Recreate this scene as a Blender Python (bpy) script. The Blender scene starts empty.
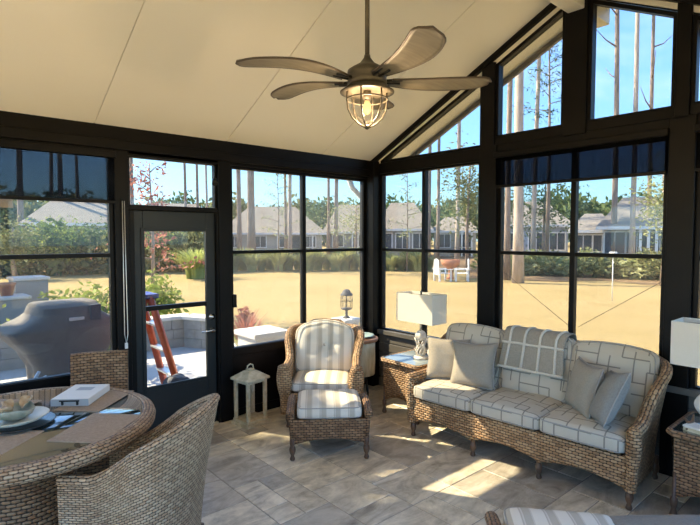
import bpy, bmesh, math, random
from mathutils import Vector, Matrix, noise
C = bpy.context.scene.collection
PI = math.pi
R = math.radians
rnd = random.Random(7)

# ------------------------------------------------------------------ camera
FPX = 510.0
CAMP = Vector((-4.33, -4.51, 1.8)); AZ = R(48.65); PT = R(-2.86)
FW = Vector((math.cos(AZ)*math.cos(PT), math.sin(AZ)*math.cos(PT), math.sin(PT)))
RT = Vector((math.sin(AZ), -math.cos(AZ), 0)); UP = RT.cross(FW)
def ray(px, py): return FW + RT*(px-350)/FPX + UP*(262.5-py)/FPX
def gp(px, py, z=-0.15):
    d = ray(px, py); t = (z-CAMP.z)/d.z
    return CAMP + d*t
def at_dist(px, dist, z=-0.15):
    d = ray(px, 237); d.z = 0; d.normalize()
    p = CAMP + d*dist; p.z = z
    return p
cam_d = bpy.data.cameras.new('camera'); cam = bpy.data.objects.new('camera', cam_d); C.objects.link(cam)
cam.location = CAMP; cam.rotation_euler = (PI/2+PT, 0, AZ-PI/2)
cam_d.sensor_width = 36; cam_d.lens = FPX/700*36; cam_d.clip_start = .05; cam_d.clip_end = 600
bpy.context.scene.camera = cam

# ------------------------------------------------------------------ materials
class NT:
    def __init__(s, name):
        s.m = bpy.data.materials.new(name); s.m.use_nodes = True
        s.t = s.m.node_tree; s.n = s.t.nodes; s.l = s.t.links
        s.b = s.n['Principled BSDF']; s.out = s.n['Material Output']
    def new(s, ty, **kw):
        n = s.n.new(ty)
        for k, v in kw.items(): setattr(n, k, v)
        return n
    def put(s, v, sock):
        if isinstance(v, bpy.types.NodeSocket): s.l.new(v, sock)
        elif isinstance(v, (tuple, list)) and len(v) == 3 and sock.type == 'RGBA': sock.default_value = (*v, 1)
        else: sock.default_value = v
    def math(s, op, a, b=0.0, c=0.0):
        n = s.new('ShaderNodeMath', operation=op)
        for i, v in enumerate((a, b, c)): s.put(v, n.inputs[i])
        return n.outputs[0]
    def mix(s, f, a, b):
        n = s.new('ShaderNodeMix', data_type='RGBA')
        s.put(f, n.inputs[0]); s.put(a, n.inputs[6]); s.put(b, n.inputs[7])
        return n.outputs[2]
    def noise(s, scale, detail=3, rough=.55, vec=None, dist=0.0):
        n = s.new('ShaderNodeTexNoise'); n.inputs['Scale'].default_value = scale
        n.inputs['Detail'].default_value = detail; n.inputs['Roughness'].default_value = rough
        n.inputs['Distortion'].default_value = dist
        if vec is None: vec = s.obj()
        s.l.new(vec, n.inputs['Vector'])
        return n.outputs['Fac']
    def obj(s):
        if not hasattr(s, 'tc'): s.tc = s.new('ShaderNodeTexCoord')
        return s.tc.outputs['Object']
    def uv(s):
        if not hasattr(s, 'uvn'):
            s.uvn = s.new('ShaderNodeUVMap'); s.uvn.uv_map = 'UVMap'
            sp = s.new('ShaderNodeSeparateXYZ'); s.l.new(s.uvn.outputs[0], sp.inputs[0])
            s.U, s.V = sp.outputs[0], sp.outputs[1]
        return s.U, s.V
    def scale(s, vec, k):
        n = s.new('ShaderNodeMapping'); n.inputs['Scale'].default_value = k; s.l.new(vec, n.inputs[0]); return n.outputs[0]
    def ramp(s, f, stops):
        n = s.new('ShaderNodeValToRGB'); e = n.color_ramp.elements
        while len(e) < len(stops): e.new(.5)
        for q, (p, c) in zip(e, stops):
            q.position = p; q.color = (*c, 1) if len(c) == 3 else c
        s.l.new(f, n.inputs[0]); return n.outputs[0]
    def bump(s, h, strength=.5, dist=.01):
        n = s.new('ShaderNodeBump'); n.inputs['Strength'].default_value = strength; n.inputs['Distance'].default_value = dist
        s.l.new(h, n.inputs['Height']); s.l.new(n.outputs[0], s.b.inputs['Normal'])
    def set(s, col=None, rough=None, metal=None, spec=None, **kw):
        if col is not None: s.put(col, s.b.inputs['Base Color'])
        if rough is not None: s.put(rough, s.b.inputs['Roughness'])
        if metal is not None: s.b.inputs['Metallic'].default_value = metal
        if spec is not None: s.b.inputs['Specular IOR Level'].default_value = spec
        for k, v in kw.items(): s.put(v, s.b.inputs[k])
        return s.m

def noisy(name, c1, c2, scale=8, rough=.6, metal=0, spec=.5, bump=0, bscale=None, detail=4, stretch=None):
    t = NT(name); v = t.obj()
    if stretch: v = t.scale(v, stretch)
    f = t.noise(scale, detail, vec=v)
    t.set(t.mix(t.ramp(f, [(.3, (0,0,0)), (.7, (1,1,1))]), c1, c2), rough, metal, spec)
    if bump: t.bump(t.noise(bscale or scale*4, 3, vec=v), bump, .004)
    return t.m

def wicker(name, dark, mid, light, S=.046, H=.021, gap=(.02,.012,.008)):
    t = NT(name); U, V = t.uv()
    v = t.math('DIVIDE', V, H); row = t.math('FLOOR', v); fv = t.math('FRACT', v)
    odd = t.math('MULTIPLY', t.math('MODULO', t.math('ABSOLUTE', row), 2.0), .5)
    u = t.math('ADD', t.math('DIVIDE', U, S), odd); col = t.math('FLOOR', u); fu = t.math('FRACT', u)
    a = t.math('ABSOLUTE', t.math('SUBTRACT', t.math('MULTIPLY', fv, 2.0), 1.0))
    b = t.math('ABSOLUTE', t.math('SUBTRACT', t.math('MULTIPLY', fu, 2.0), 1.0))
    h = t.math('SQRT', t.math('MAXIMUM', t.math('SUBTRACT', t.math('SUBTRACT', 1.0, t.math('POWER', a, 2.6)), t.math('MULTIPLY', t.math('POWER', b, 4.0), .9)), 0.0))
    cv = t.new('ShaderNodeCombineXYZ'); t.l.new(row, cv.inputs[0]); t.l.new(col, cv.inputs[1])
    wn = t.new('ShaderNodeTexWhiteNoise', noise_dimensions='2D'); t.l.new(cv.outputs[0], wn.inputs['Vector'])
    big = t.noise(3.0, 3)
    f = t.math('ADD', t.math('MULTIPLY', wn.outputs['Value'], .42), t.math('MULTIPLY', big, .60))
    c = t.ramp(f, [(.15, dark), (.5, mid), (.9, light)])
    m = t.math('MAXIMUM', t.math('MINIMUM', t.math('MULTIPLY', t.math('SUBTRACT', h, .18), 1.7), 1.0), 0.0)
    t.set(t.mix(m, gap, c), .55, 0, .35)  # shade between strands painted in along with the dark core colour
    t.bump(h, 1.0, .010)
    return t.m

M = {}
M['bronze'] = noisy('dark bronze paint', (.0035,.003,.0026), (.006,.005,.0045), 5, .4, 0, .14)
M['door'] = noisy('painted door', (.009,.011,.011), (.014,.016,.015), 4, .4, 0, .35)
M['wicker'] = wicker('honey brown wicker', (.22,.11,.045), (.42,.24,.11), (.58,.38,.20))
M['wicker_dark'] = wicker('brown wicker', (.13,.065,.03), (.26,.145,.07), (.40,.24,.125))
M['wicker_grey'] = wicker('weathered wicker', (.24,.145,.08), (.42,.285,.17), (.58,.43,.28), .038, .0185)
M['wood_leg'] = noisy('dark turned wood', (.07,.035,.018), (.12,.065,.035), 20, .4)
M['white_trim'] = noisy('taupe siding', (.10,.09,.075), (.13,.115,.095), 3, .35)
M['metal_black'] = noisy('black iron', (.012,.012,.012), (.025,.024,.023), 20, .45, .6)
M['chrome'] = noisy('brushed nickel', (.55,.54,.52), (.68,.67,.65), 30, .22, 1)
M['cream'] = noisy('cream cloth', (.60,.56,.48), (.66,.62,.54), 30, .9, bump=.2, bscale=200)

def ceiling_mat():
    t = NT('textured cream ceiling panel'); f = t.noise(1.2, 3); g = t.noise(160, 2)
    t.set(t.mix(f, (.82,.77,.64), (.88,.84,.73)), .42, 0, .5); t.bump(g, .35, .003); return t.m
M['ceiling'] = ceiling_mat()
M['beam'] = noisy('cream aluminium', (.74,.69,.56), (.78,.73,.60), 2, .45)

def floor_mat():
    t = NT('travertine'); v = t.obj()
    at = t.new('ShaderNodeAttribute', attribute_name='tile'); sp = t.new('ShaderNodeSeparateColor'); t.l.new(at.outputs['Color'], sp.inputs[0])
    off = t.new('ShaderNodeVectorMath', operation='MULTIPLY_ADD'); t.l.new(at.outputs['Vector'], off.inputs[0]); off.inputs[1].default_value = (37, 53, 11); t.l.new(v, off.inputs[2])
    o = off.outputs[0]
    vn = t.noise(2.1, 8, .66, vec=t.scale(o, (1, 2.3, 1)), dist=1.6)
    cl = t.noise(7, 6, .7, vec=o, dist=.4)
    base = t.ramp(vn, [(.30, (.15,.12,.085)), (.42, (.42,.37,.285)), (.55, (.68,.61,.49)), (.68, (.90,.83,.70))])
    c = t.mix(.35, base, t.ramp(cl, [(.32, (.30,.24,.17)), (.52, (.62,.555,.44)), (.72, (.86,.80,.68))]))
    tint = t.mix(sp.outputs[0], (.60,.58,.55), (1.18,1.12,.98))
    mu = t.new('ShaderNodeMix', data_type='RGBA', blend_type='MULTIPLY'); mu.inputs[0].default_value = 1
    t.l.new(c, mu.inputs[6]); t.l.new(tint, mu.inputs[7])
    pit = t.noise(60, 4, .6, vec=o)
    t.set(mu.outputs[2], t.math('MULTIPLY_ADD', cl, .3, .22), 0, .5)
    t.bump(t.math('ADD', t.math('MULTIPLY', vn, .8), t.math('MULTIPLY', pit, .25)), .28, .006)
    return t.m
M['travertine'] = floor_mat()
M['grout'] = noisy('grout', (.20,.185,.16), (.27,.25,.22), 30, .8)

def stripe_mat():
    t = NT('striped ivory fabric'); U, V = t.uv()
    f = t.math('FRACT', t.math('DIVIDE', U, .115))
    r = t.new('ShaderNodeValToRGB'); r.color_ramp.interpolation = 'CONSTANT'; e = r.color_ramp.elements
    cols = [(0, (.70,.635,.52)), (.30, (.50,.435,.34)), (.36, (.62,.55,.445)), (.42, (.48,.415,.32)), (.74, (.58,.515,.41)), (.80, (.70,.635,.52))]
    while len(e) < len(cols): e.new(.5)
    for q, (p, c) in zip(e, cols): q.position = p; q.color = (*c, 1)
    t.l.new(f, r.inputs[0])
    t.set(r.outputs[0], .92, 0, .2); t.bump(t.noise(220, 2), .15, .002); return t.m
M['stripe'] = stripe_mat()

def meander_mat():
    t = NT('off white fabric with grey stepped line pattern'); U, V = t.uv()
    g = .085
    u = t.math('DIVIDE', U, g); v = t.math('DIVIDE', V, g)
    def dist_line(a):   # distance to nearest grid line, in cells
        return t.math('ABSOLUTE', t.math('SUBTRACT', a, t.math('ROUND', a)))
    cu, cv = t.math('FLOOR', u), t.math('FLOOR', v); ru, rv = t.math('ROUND', u), t.math('ROUND', v)
    def pat(a, b):      # segments present two cells long, shifted each row
        s = t.math('FLOORED_MODULO', t.math('ADD', a, t.math('MULTIPLY', b, 2.0)), 5.0)
        return t.math('LESS_THAN', s, 2.5)
    hl = t.math('MULTIPLY', t.math('LESS_THAN', dist_line(v), .06), pat(cu, rv))
    vl = t.math('MULTIPLY', t.math('LESS_THAN', dist_line(u), .06), pat(t.math('ADD', cv, 1.0), t.math('MULTIPLY', ru, 1.0)))
    ln = t.math('MAXIMUM', hl, vl)
    t.set(t.mix(t.math('MULTIPLY', ln, .85), t.mix(t.noise(9, 3), (.48,.415,.315), (.53,.465,.36)), (.19,.165,.135)), .93, 0, .2)
    t.bump(t.math('ADD', t.noise(240, 2), t.math('MULTIPLY', ln, -.8)), .25, .002); return t.m
M['meander'] = meander_mat()
M['taupe'] = noisy('taupe linen', (.29,.245,.185), (.34,.29,.22), 90, .95, spec=.15, bump=.3, bscale=260)
M['slate'] = noisy('grey linen', (.21,.19,.16), (.255,.235,.20), 90, .95, spec=.15, bump=.3, bscale=260)
M['piping'] = noisy('taupe cord', (.30,.27,.23), (.35,.32,.28), 90, .9)
M['tweed'] = noisy('grey woven throw', (.27,.23,.175), (.38,.33,.255), 120, .95, spec=.1, bump=.6, bscale=150)
M['fringe'] = noisy('ivory chenille', (.56,.50,.40), (.66,.60,.49), 90, .95, bump=.5, bscale=140)
M['shade_white'] = None
t = NT('white linen shade'); t.set(t.mix(t.noise(120, 2), (.76,.70,.58), (.82,.76,.64)), .9, 0, .2)
tr = t.new('ShaderNodeBsdfTranslucent'); tr.inputs[0].default_value = (.8,.75,.65,1)
mx = t.new('ShaderNodeMixShader'); mx.inputs[0].default_value = .25
t.l.new(t.b.outputs[0], mx.inputs[1]); t.l.new(tr.outputs[0], mx.inputs[2]); t.l.new(mx.outputs[0], t.out.inputs[0]); M['shade_white'] = t.m

def glass(name, tint, haze, haze_col=(.8,.82,.85), gloss=.06, rough=.02):
    t = NT(name); t.n.remove(t.b)
    tr = t.new('ShaderNodeBsdfTransparent'); tr.inputs[0].default_value = (*tint, 1)
    gl = t.new('ShaderNodeBsdfGlossy'); gl.inputs['Roughness'].default_value = rough
    df = t.new('ShaderNodeBsdfTranslucent'); df.inputs[0].default_value = (*haze_col, 1)
    m1 = t.new('ShaderNodeMixShader'); m1.inputs[0].default_value = haze
    t.l.new(tr.outputs[0], m1.inputs[1]); t.l.new(df.outputs[0], m1.inputs[2])
    lw = t.new('ShaderNodeLayerWeight'); lw.inputs[0].default_value = .15
    m2 = t.new('ShaderNodeMixShader'); t.l.new(t.math('MULTIPLY_ADD', lw.outputs['Fresnel'], .5, gloss*.3), m2.inputs[0])
    t.l.new(m1.outputs[0], m2.inputs[1]); t.l.new(gl.outputs[0], m2.inputs[2]); t.l.new(m2.outputs[0], t.out.inputs[0])
    return t.m
M['vinyl'] = glass('hazy vinyl glazing', (.64,.64,.62), .012)
M['vinyl_clear'] = glass('vinyl glazing', (.66,.66,.65), .004)
M['clear'] = glass('clear glass', (.95,.95,.95), .0)
M['door_glass'] = glass('door glazing', (.72,.72,.70), .0)
M['solar'] = glass('navy solar screen', (.13,.14,.17), .05, (.05,.06,.08), .0, .5)
M['solar_light'] = glass('grey solar screen', (.23,.245,.265), .05, (.16,.17,.19), .0, .5)

t = NT('dark glass top'); t.set((.03,.045,.045), .04, 0, 1.0); t.b.inputs['Coat Weight'].default_value = 1; t.b.inputs['Coat IOR'].default_value = 2.3; t.b.inputs['Coat Roughness'].default_value = .02; M['table_glass'] = t.m
t = NT('pale blue glass top'); t.set((.24,.28,.29), .12, 0, .6); M['pale_glass'] = t.m

def mat_placemat():
    t = NT('woven placemat'); U, V = t.uv()
    a = t.math('SINE', t.math('MULTIPLY', V, 1400.0)); b = t.noise(60, 4)
    t.set(t.mix(t.math('MULTIPLY_ADD', a, .25, b), (.20,.14,.09), (.46,.35,.25)), .85); t.bump(a, .3, .002); return t.m
M['placemat'] = mat_placemat()
M['lantern'] = noisy('distressed cream wood', (.42,.34,.20), (.64,.55,.37), 22, .7, bump=.2)
M['drumwood'] = noisy('pale carved mango wood', (.42,.34,.20), (.66,.57,.38), 9, .55, bump=.3, stretch=(3,3,.6))
M['rust'] = noisy('rust coloured rim', (.26,.12,.06), (.42,.22,.13), 20, .5)
M['tealplate'] = noisy('sea green glass plate', (.25,.36,.35), (.42,.52,.50), 10, .2)
M['shell'] = noisy('bleached driftwood and shell', (.50,.42,.31), (.80,.75,.66), 18, .6, bump=.3)
M['stone_lamp'] = noisy('white ceramic lamp body', (.60,.58,.53), (.76,.74,.70), 14, .5, bump=.3)
M['brown_shell'] = noisy('brown glazed pottery', (.08,.045,.025), (.20,.12,.07), 12, .35)
M['pewter'] = noisy('bowl pewter green', (.16,.19,.14), (.45,.40,.30), 14, .4, bump=.2)
M['leafgold'] = noisy('bowl amber petal', (.34,.20,.09), (.58,.46,.30), 20, .45)
M['charger'] = noisy('black lacquer', (.012,.012,.012), (.02,.02,.02), 5, .15)
M['platter'] = noisy('cream glazed platter', (.40,.38,.30), (.62,.60,.50), 10, .3)
M['white_card'] = noisy('white card', (.66,.62,.55), (.72,.68,.61), 3, .45)
M['grey_edge'] = noisy('grey card edge', (.30,.30,.29), (.38,.38,.37), 3, .5)
M['fan'] = noisy('antique bronze brown', (.06,.05,.035), (.10,.085,.06), 15, .4, .3)
M['blade'] = noisy('weathered olive wood blade', (.125,.105,.068), (.18,.155,.105), 6, .55, stretch=(1,8,1))
M['blade_edge'] = noisy('dark carved blade edge', (.05,.035,.02), (.08,.055,.035), 20, .5)
t = NT('glowing bulb'); t.set((.9,.7,.4), .3, **{'Emission Color': (1,.62,.25), 'Emission Strength': .12}); M['bulb'] = t.m

# outdoors
def grass_mat():
    t = NT('straw coloured winter lawn'); f = t.noise(.35, 5, .6); g = t.noise(9, 5, .7)
    gr = t.mix(t.ramp(f, [(.3, (0,0,0)), (.75, (1,1,1))]), (.36,.255,.105), (.44,.31,.145))
    t.set(t.mix(t.math('MULTIPLY', g, .35), gr, (.20,.165,.06)), .95, 0, .1); t.bump(g, .5, .02); return t.m
M['lawn'] = grass_mat()
M['mulch'] = noisy('pine straw', (.16,.095,.05), (.30,.20,.11), 3, .95, spec=.1, detail=8)
M['patio'] = noisy('concrete pavers', (.42,.39,.36), (.52,.49,.45), 2, .85, detail=8)
M['block'] = noisy('grey stone block', (.26,.25,.23), (.38,.36,.33), 5, .9, bump=.5)
M['cap'] = noisy('light cap stone', (.56,.53,.48), (.68,.65,.60), 5, .9)
M['grillcover'] = noisy('taupe grill cover', (.12,.10,.08), (.17,.145,.115), 6, .8)
M['grillgrey'] = noisy('dark grey cover patch', (.04,.04,.045), (.06,.06,.065), 6, .7)
M['orange'] = noisy('orange fibreglass', (.62,.09,.02), (.74,.14,.035), 6, .45)
M['alu'] = noisy('aluminium', (.60,.60,.58), (.72,.72,.70), 12, .35, .8)
M['terracotta'] = noisy('terracotta', (.42,.16,.08), (.55,.24,.13), 8, .8)
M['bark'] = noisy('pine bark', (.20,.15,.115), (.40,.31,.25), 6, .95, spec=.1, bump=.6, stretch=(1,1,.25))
M['bark_sunlit'] = noisy('sunlit pale bark', (.36,.28,.22), (.56,.46,.38), 6, .95, spec=.1, bump=.6, stretch=(1,1,.25))  # paler copy of the bark, sunlight on the trunks put into the colour
def leaf(name, c1, c2):
    t = NT(name); f = t.noise(1.6, 4, .7)
    t.set(t.mix(t.ramp(f, [(.32, (0,0,0)), (.68, (1,1,1))]), c1, c2), .7, 0, .25)
    tr = t.new('ShaderNodeBsdfTranslucent'); t.l.new(t.b.inputs['Base Color'].links[0].from_socket, tr.inputs[0])
    mx = t.new('ShaderNodeMixShader'); mx.inputs[0].default_value = .35
    t.l.new(t.b.outputs[0], mx.inputs[1]); t.l.new(tr.outputs[0], mx.inputs[2]); t.l.new(mx.outputs[0], t.out.inputs[0])
    return t.m
M['leaf_green'] = leaf('bright green leaves', (.17,.24,.03), (.44,.48,.12))
M['leaf_mid'] = leaf('mid green leaves', (.06,.10,.03), (.17,.22,.08))
M['leaf_olive'] = leaf('olive leaves', (.13,.14,.05), (.28,.28,.12))
M['leaf_pine'] = leaf('pine needles', (.06,.09,.04), (.14,.18,.08))
M['leaf_red'] = leaf('russet leaves', (.30,.07,.045), (.46,.20,.13))
M['leaf_lime'] = leaf('lime blades', (.26,.32,.06), (.50,.52,.18))
M['leaf_straw'] = leaf('pale grass blades', (.24,.27,.09), (.46,.44,.22))
M['roof_tan'] = noisy('tan shingles', (.21,.175,.14), (.26,.22,.18), 1.5, .95)
M['roof_grey'] = noisy('grey shingles', (.20,.175,.15), (.25,.22,.19), 1.5, .95)
M['wall_cream'] = noisy('cream siding', (.44,.40,.33), (.50,.46,.39), 1, .8)
M['wall_grey'] = noisy('grey siding', (.27,.265,.25), (.32,.315,.30), 1, .8)
M['wall_blue'] = noisy('pale blue siding', (.33,.38,.46), (.38,.43,.51), 1, .8)
M['win_dark'] = noisy('dark window glass', (.05,.06,.075), (.09,.10,.12), 2, .15)
M['white_paint'] = noisy('white paint', (.76,.75,.72), (.82,.81,.78), 2, .6)
M['wall_in'] = noisy('warm white house wall', (.70,.66,.58), (.76,.72,.64), 2, .8)

# ------------------------------------------------------------------ mesh builder
class MB:
    def __init__(s): s.v = []; s.f = []; s.uv = []; s.sm = []
    def face(s, idx, uvs, smooth=True): s.f.append(idx); s.uv.append(uvs); s.sm.append(smooth)
    def box(s, lo, hi, mat=None):
        lo = Vector(lo); hi = Vector(hi); b = len(s.v)
        for z in (lo.z, hi.z):
            for x, y in ((lo.x,lo.y),(hi.x,lo.y),(hi.x,hi.y),(lo.x,hi.y)):
                p = Vector((x,y,z)); s.v.append(mat @ p if mat else p)
        P = [(lo.x if i in (0,3,4,7) else hi.x, lo.y if i in (0,1,4,5) else hi.y, lo.z if i < 4 else hi.z) for i in range(8)]
        for q, ax in (((0,3,2,1),2),((4,5,6,7),2),((0,1,5,4),1),((2,3,7,6),1),((1,2,6,5),0),((3,0,4,7),0)):
            uvs = []
            for i in q:
                p = P[i]; uvs.append((p[0],p[1]) if ax == 2 else (p[0],p[2]) if ax == 1 else (p[1],p[2]))
            s.face([b+i for i in q], uvs, False)
        return s
    def grid(s, rows, closed_u=False, closed_v=False, smooth=True, uvscale=1.0, uvf=None):
        n, m = len(rows), len(rows[0]); b = len(s.v)
        for r in rows: s.v += [Vector(p) for p in r]
        # uv by arclength: u along row index, v along column index
        um = [0.0]; mid = m//2
        for i in range(1, n+1): um.append(um[-1] + (Vector(rows[i % n][mid])-Vector(rows[i-1][mid])).length)
        vm = [0.0]; mi = n//2
        for j in range(1, m+1): vm.append(vm[-1] + (Vector(rows[mi][j % m])-Vector(rows[mi][j-1])).length)
        for i in range(n if closed_u else n-1):
            for j in range(m if closed_v else m-1):
                i2, j2 = (i+1) % n, (j+1) % m
                q = [b+i*m+j, b+i2*m+j, b+i2*m+j2, b+i*m+j2]
                if uvf: uvs = [uvf(s.v[k]) for k in q]
                else: uvs = [(um[i],vm[j]),(um[i+1],vm[j]),(um[i+1],vm[j+1]),(um[i],vm[j+1])]
                s.face(q, uvs, smooth)
        return s
    def lathe(s, prof, seg=20, c=(0,0,0), axis='z', smooth=True, sx=1, sy=1):
        rows = []
        for i in range(seg):
            a = 2*PI*i/seg; rows.append([(c[0]+r*math.cos(a)*sx, c[1]+r*math.sin(a)*sy, c[2]+z) for r, z in prof])
        s.grid(rows, closed_u=True, smooth=smooth); return s
    def tube(s, pts, r, seg=8, closed=False, caps=True):
        pts = [Vector(p) for p in pts]; n = len(pts); rows = []
        prev = None
        for i, p in enumerate(pts):
            if closed: d = pts[(i+1) % n]-pts[i-1]
            else: d = pts[min(i+1,n-1)]-pts[max(i-1,0)]
            d.normalize()
            if prev is None:
                a = Vector((0,0,1)) if abs(d.z) < .9 else Vector((1,0,0)); x = d.cross(a).normalized()
            else:
                x = (prev - d*prev.dot(d)).normalized()
            prev = x; y = d.cross(x)
            rr = r[i] if isinstance(r, (list,tuple)) else r
            rows.append([p + x*rr*math.cos(2*PI*k/seg) + y*rr*math.sin(2*PI*k/seg) for k in range(seg)])
        b = len(s.v)
        s.grid(rows, closed_u=closed, closed_v=True)
        if caps and not closed:
            s.face([b+k for k in range(seg)][::-1], [(0,0)]*seg); s.face([b+(n-1)*seg+k for k in range(seg)], [(0,0)]*seg)
        return s
    def prism(s, poly, h, mat=None):   # polygon in xy extruded up in z
        b = len(s.v); n = len(poly)
        for z in (0, h):
            for x, y in poly:
                p = Vector((x,y,z)); s.v.append(mat @ p if mat else p)
        s.face([b+i for i in range(n)][::-1], [poly[i] for i in range(n)][::-1], False)
        s.face([b+n+i for i in range(n)], list(poly), False)
        u = 0
        for i in range(n):
            j = (i+1) % n; L = math.dist(poly[i], poly[j])
            s.face([b+i,b+j,b+n+j,b+n+i], [(u,0),(u+L,0),(u+L,h),(u,h)], False); u += L
        return s
    def build(s, name, mat, parent=None, bevel=0, solid=0, sub=0, weld=False):
        me = bpy.data.meshes.new(name); me.from_pydata([tuple(v) for v in s.v], [], s.f)
        uvl = me.uv_layers.new(name='UVMap'); k = 0
        for uvs in s.uv:
            for q in uvs: uvl.data[k].uv = q; k += 1
        for p, sm in zip(me.polygons, s.sm): p.use_smooth = sm
        bm = bmesh.new(); bm.from_mesh(me)
        if weld: bmesh.ops.remove_doubles(bm, verts=bm.verts, dist=1e-4)
        bmesh.ops.recalc_face_normals(bm, faces=bm.faces); bm.to_mesh(me); bm.free()
        me.materials.append(mat)
        o = bpy.data.objects.new(name, me); C.objects.link(o)
        if parent: o.parent = parent
        if solid: m = o.modifiers.new('s', 'SOLIDIFY'); m.thickness = solid; m.offset = 0
        if bevel: m = o.modifiers.new('b', 'BEVEL'); m.width = bevel; m.segments = 2; m.limit_method = 'ANGLE'; m.angle_limit = R(40)
        if sub: m = o.modifiers.new('u', 'SUBSURF'); m.levels = sub; m.render_levels = sub
        return o
def bx(lo, hi, mat=None): return MB().box(lo, hi, mat)

def tag(o, label=None, cat=None, group=None, kind=None):
    if label: o['label'] = label
    if cat: o['category'] = cat
    if group: o['group'] = group
    if kind: o['kind'] = kind
    return o
def empty(name, loc=(0,0,0), rz=0, **kw):
    o = bpy.data.objects.new(name, None); C.objects.link(o); o.location = loc; o.rotation_euler = (0,0,rz)
    o.empty_display_size = .1
    return tag(o, **kw)
def copy_tree(o, parent=None):
    c = o.copy(); C.objects.link(c); c.parent = parent
    for ch in list(o.children): copy_tree(ch, c)
    return c

# ------------------------------------------------------------------ room dimensions
EAVE = 2.70; SL = .491; YR = -2.49; RIDGE = EAVE + SL*2.49; YE = -4.98; XB = -6.3
def roofz(y): return EAVE + SL*(-y if y > YR else y-YE)

# floor: travertine tiles laid in random modules over one grout bed
def make_floor():
    u = .2; x0, y0 = XB-.1, YE-.1; nx, ny = 33, 27
    occ = [[False]*ny for _ in range(nx)]
    sizes = [(3,2),(2,3),(2,2),(3,2),(2,1),(1,2),(1,1),(2,2),(2,3)]
    rr = random.Random(21)
    b = MB(); cols = []
    b.box((x0, y0, -.15), (x0+nx*u, y0+ny*u, -.004)); cols += [(.2,.2,.2)]*6
    for i in range(nx):
        for j in range(ny):
            if occ[i][j]: continue
            ch = sizes[:]; rr.shuffle(ch)
            for w, h in ch + [(1,1)]:
                if i+w <= nx and j+h <= ny and all(not occ[i+a][j+c] for a in range(w) for c in range(h)): break
            for a in range(w):
                for c in range(h): occ[i+a][j+c] = True
            g = .0028; e = .003
            X0, X1, Y0, Y1 = x0+i*u+g, x0+(i+w)*u-g, y0+j*u+g, y0+(j+h)*u-g
            k = len(b.v)
            b.v += [Vector(p) for p in ((X0,Y0,-.004),(X1,Y0,-.004),(X1,Y1,-.004),(X0,Y1,-.004),(X0+e,Y0+e,0),(X1-e,Y0+e,0),(X1-e,Y1-e,0),(X0+e,Y1-e,0))]
            for q in ((4,5,6,7),(0,1,5,4),(1,2,6,5),(2,3,7,6),(3,0,4,7)):
                b.face([k+z for z in q], [(0,0)]*4, False)
            cols += [(rr.random(), rr.random(), rr.random())]*5
    o = b.build('floor', M['travertine']); me = o.data
    me.materials.append(M['grout'])
    for p in me.polygons[:6]: p.material_index = 1
    ca = me.color_attributes.new('tile', 'FLOAT_COLOR', 'CORNER')
    for p, c in zip(me.polygons, cols):
        for li in p.loop_indices: ca.data[li].color = (*c, 1)
    tag(o, kind='structure')
make_floor()

def structure(o): return tag(o, kind='structure')
tn = [0]
def trim(mb, mat=None, bevel=.006, parent=None):
    tn[0] += 1
    return structure(mb.build('trim_%d' % tn[0], mat or M['bronze'], parent, bevel))

# ceiling: two slopes made of panels, running on past the gable as an overhang
def ceiling_slope(name, sgn):
    b = MB(); x = XB-.1; seams = [-5.47, -4.30, -3.13, -1.96, -.80, .48]
    ya, yb = (.12, YR) if sgn > 0 else (YE-.12, YR)
    def zz(y): return EAVE + SL*(-y) if sgn > 0 else EAVE + SL*(y-YE)
    for xs in seams:
        g = .004
        b2 = MB(); k = len(b.v); th = .11
        for (X, Y, dz) in ((x+g,ya,0),(xs-g,ya,0),(xs-g,yb,0),(x+g,yb,0),(x+g,ya,th),(xs-g,ya,th),(xs-g,yb,th),(x+g,yb,th)):
            b.v.append(Vector((X, Y, zz(Y)+dz)))
        for q in ((0,1,2,3),(4,5,6,7),(0,1,5,4),(1,2,6,5),(2,3,7,6),(3,0,4,7)): b.face([k+z for z in q], [(0,0)]*4, False)
        x = xs
    # backing skin above the seams
    k = len(b.v)
    for (X, Y, dz) in ((XB-.1,ya,.012),(.48,ya,.012),(.48,yb,.012),(XB-.1,yb,.012),(XB-.1,ya,.1),(.48,ya,.1),(.48,yb,.1),(XB-.1,yb,.1)): b.v.append(Vector((X,Y,zz(Y)+dz)))
    for q in ((0,1,2,3),(4,5,6,7),(0,1,5,4),(1,2,6,5),(2,3,7,6),(3,0,4,7)): b.face([k+z for z in q], [(0,0)]*4, False)
    return structure(b.build(name, M['ceiling']))
ceiling_slope('ceiling', 1); ceiling_slope('ceiling', -1)
trim(bx((XB, YR-.07, RIDGE-.24), (.46, YR+.07, RIDGE-.035)), M['beam'])            # cream ridge beam

# ---- left wall (plane y = 0)
def panel_wall(name, x0, x1, y0, y1, z0=0, z1=.66):
    o = bx((x0, y0, z0), (x1, y1, z1)).build(name, M['bronze'], None, .004); return structure(o)
def knee_left(x0, x1):
    b = bx((x0, 0, 0), (x1, .09, .66)); b.box((x0, -.02, .62), (x1, 0, .70)); b.box((x0, -.02, .0), (x1, 0, .09))
    return structure(b.build('wall_left', M['bronze'], None, .004))
knee_left(-6.3, -2.94); knee_left(-1.97, 0)
trim(bx((XB, -.03, 2.495), (.1, .10, EAVE+.02)))                      # head beam
trim(bx((XB, -.07, 2.52), (-.05, -.03, 2.60)))                      # small ledge under it
posts_l = [(-6.3,-6.2), (-4.86,-4.74), (-2.99,-2.875), (-2.055,-1.925)]
for a, c in posts_l: trim(bx((a, -.04, 0), (c, .10, 2.57)))
trim(bx((-.115, -.14, 0), (.10, .10, EAVE)))                        # corner post

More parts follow.
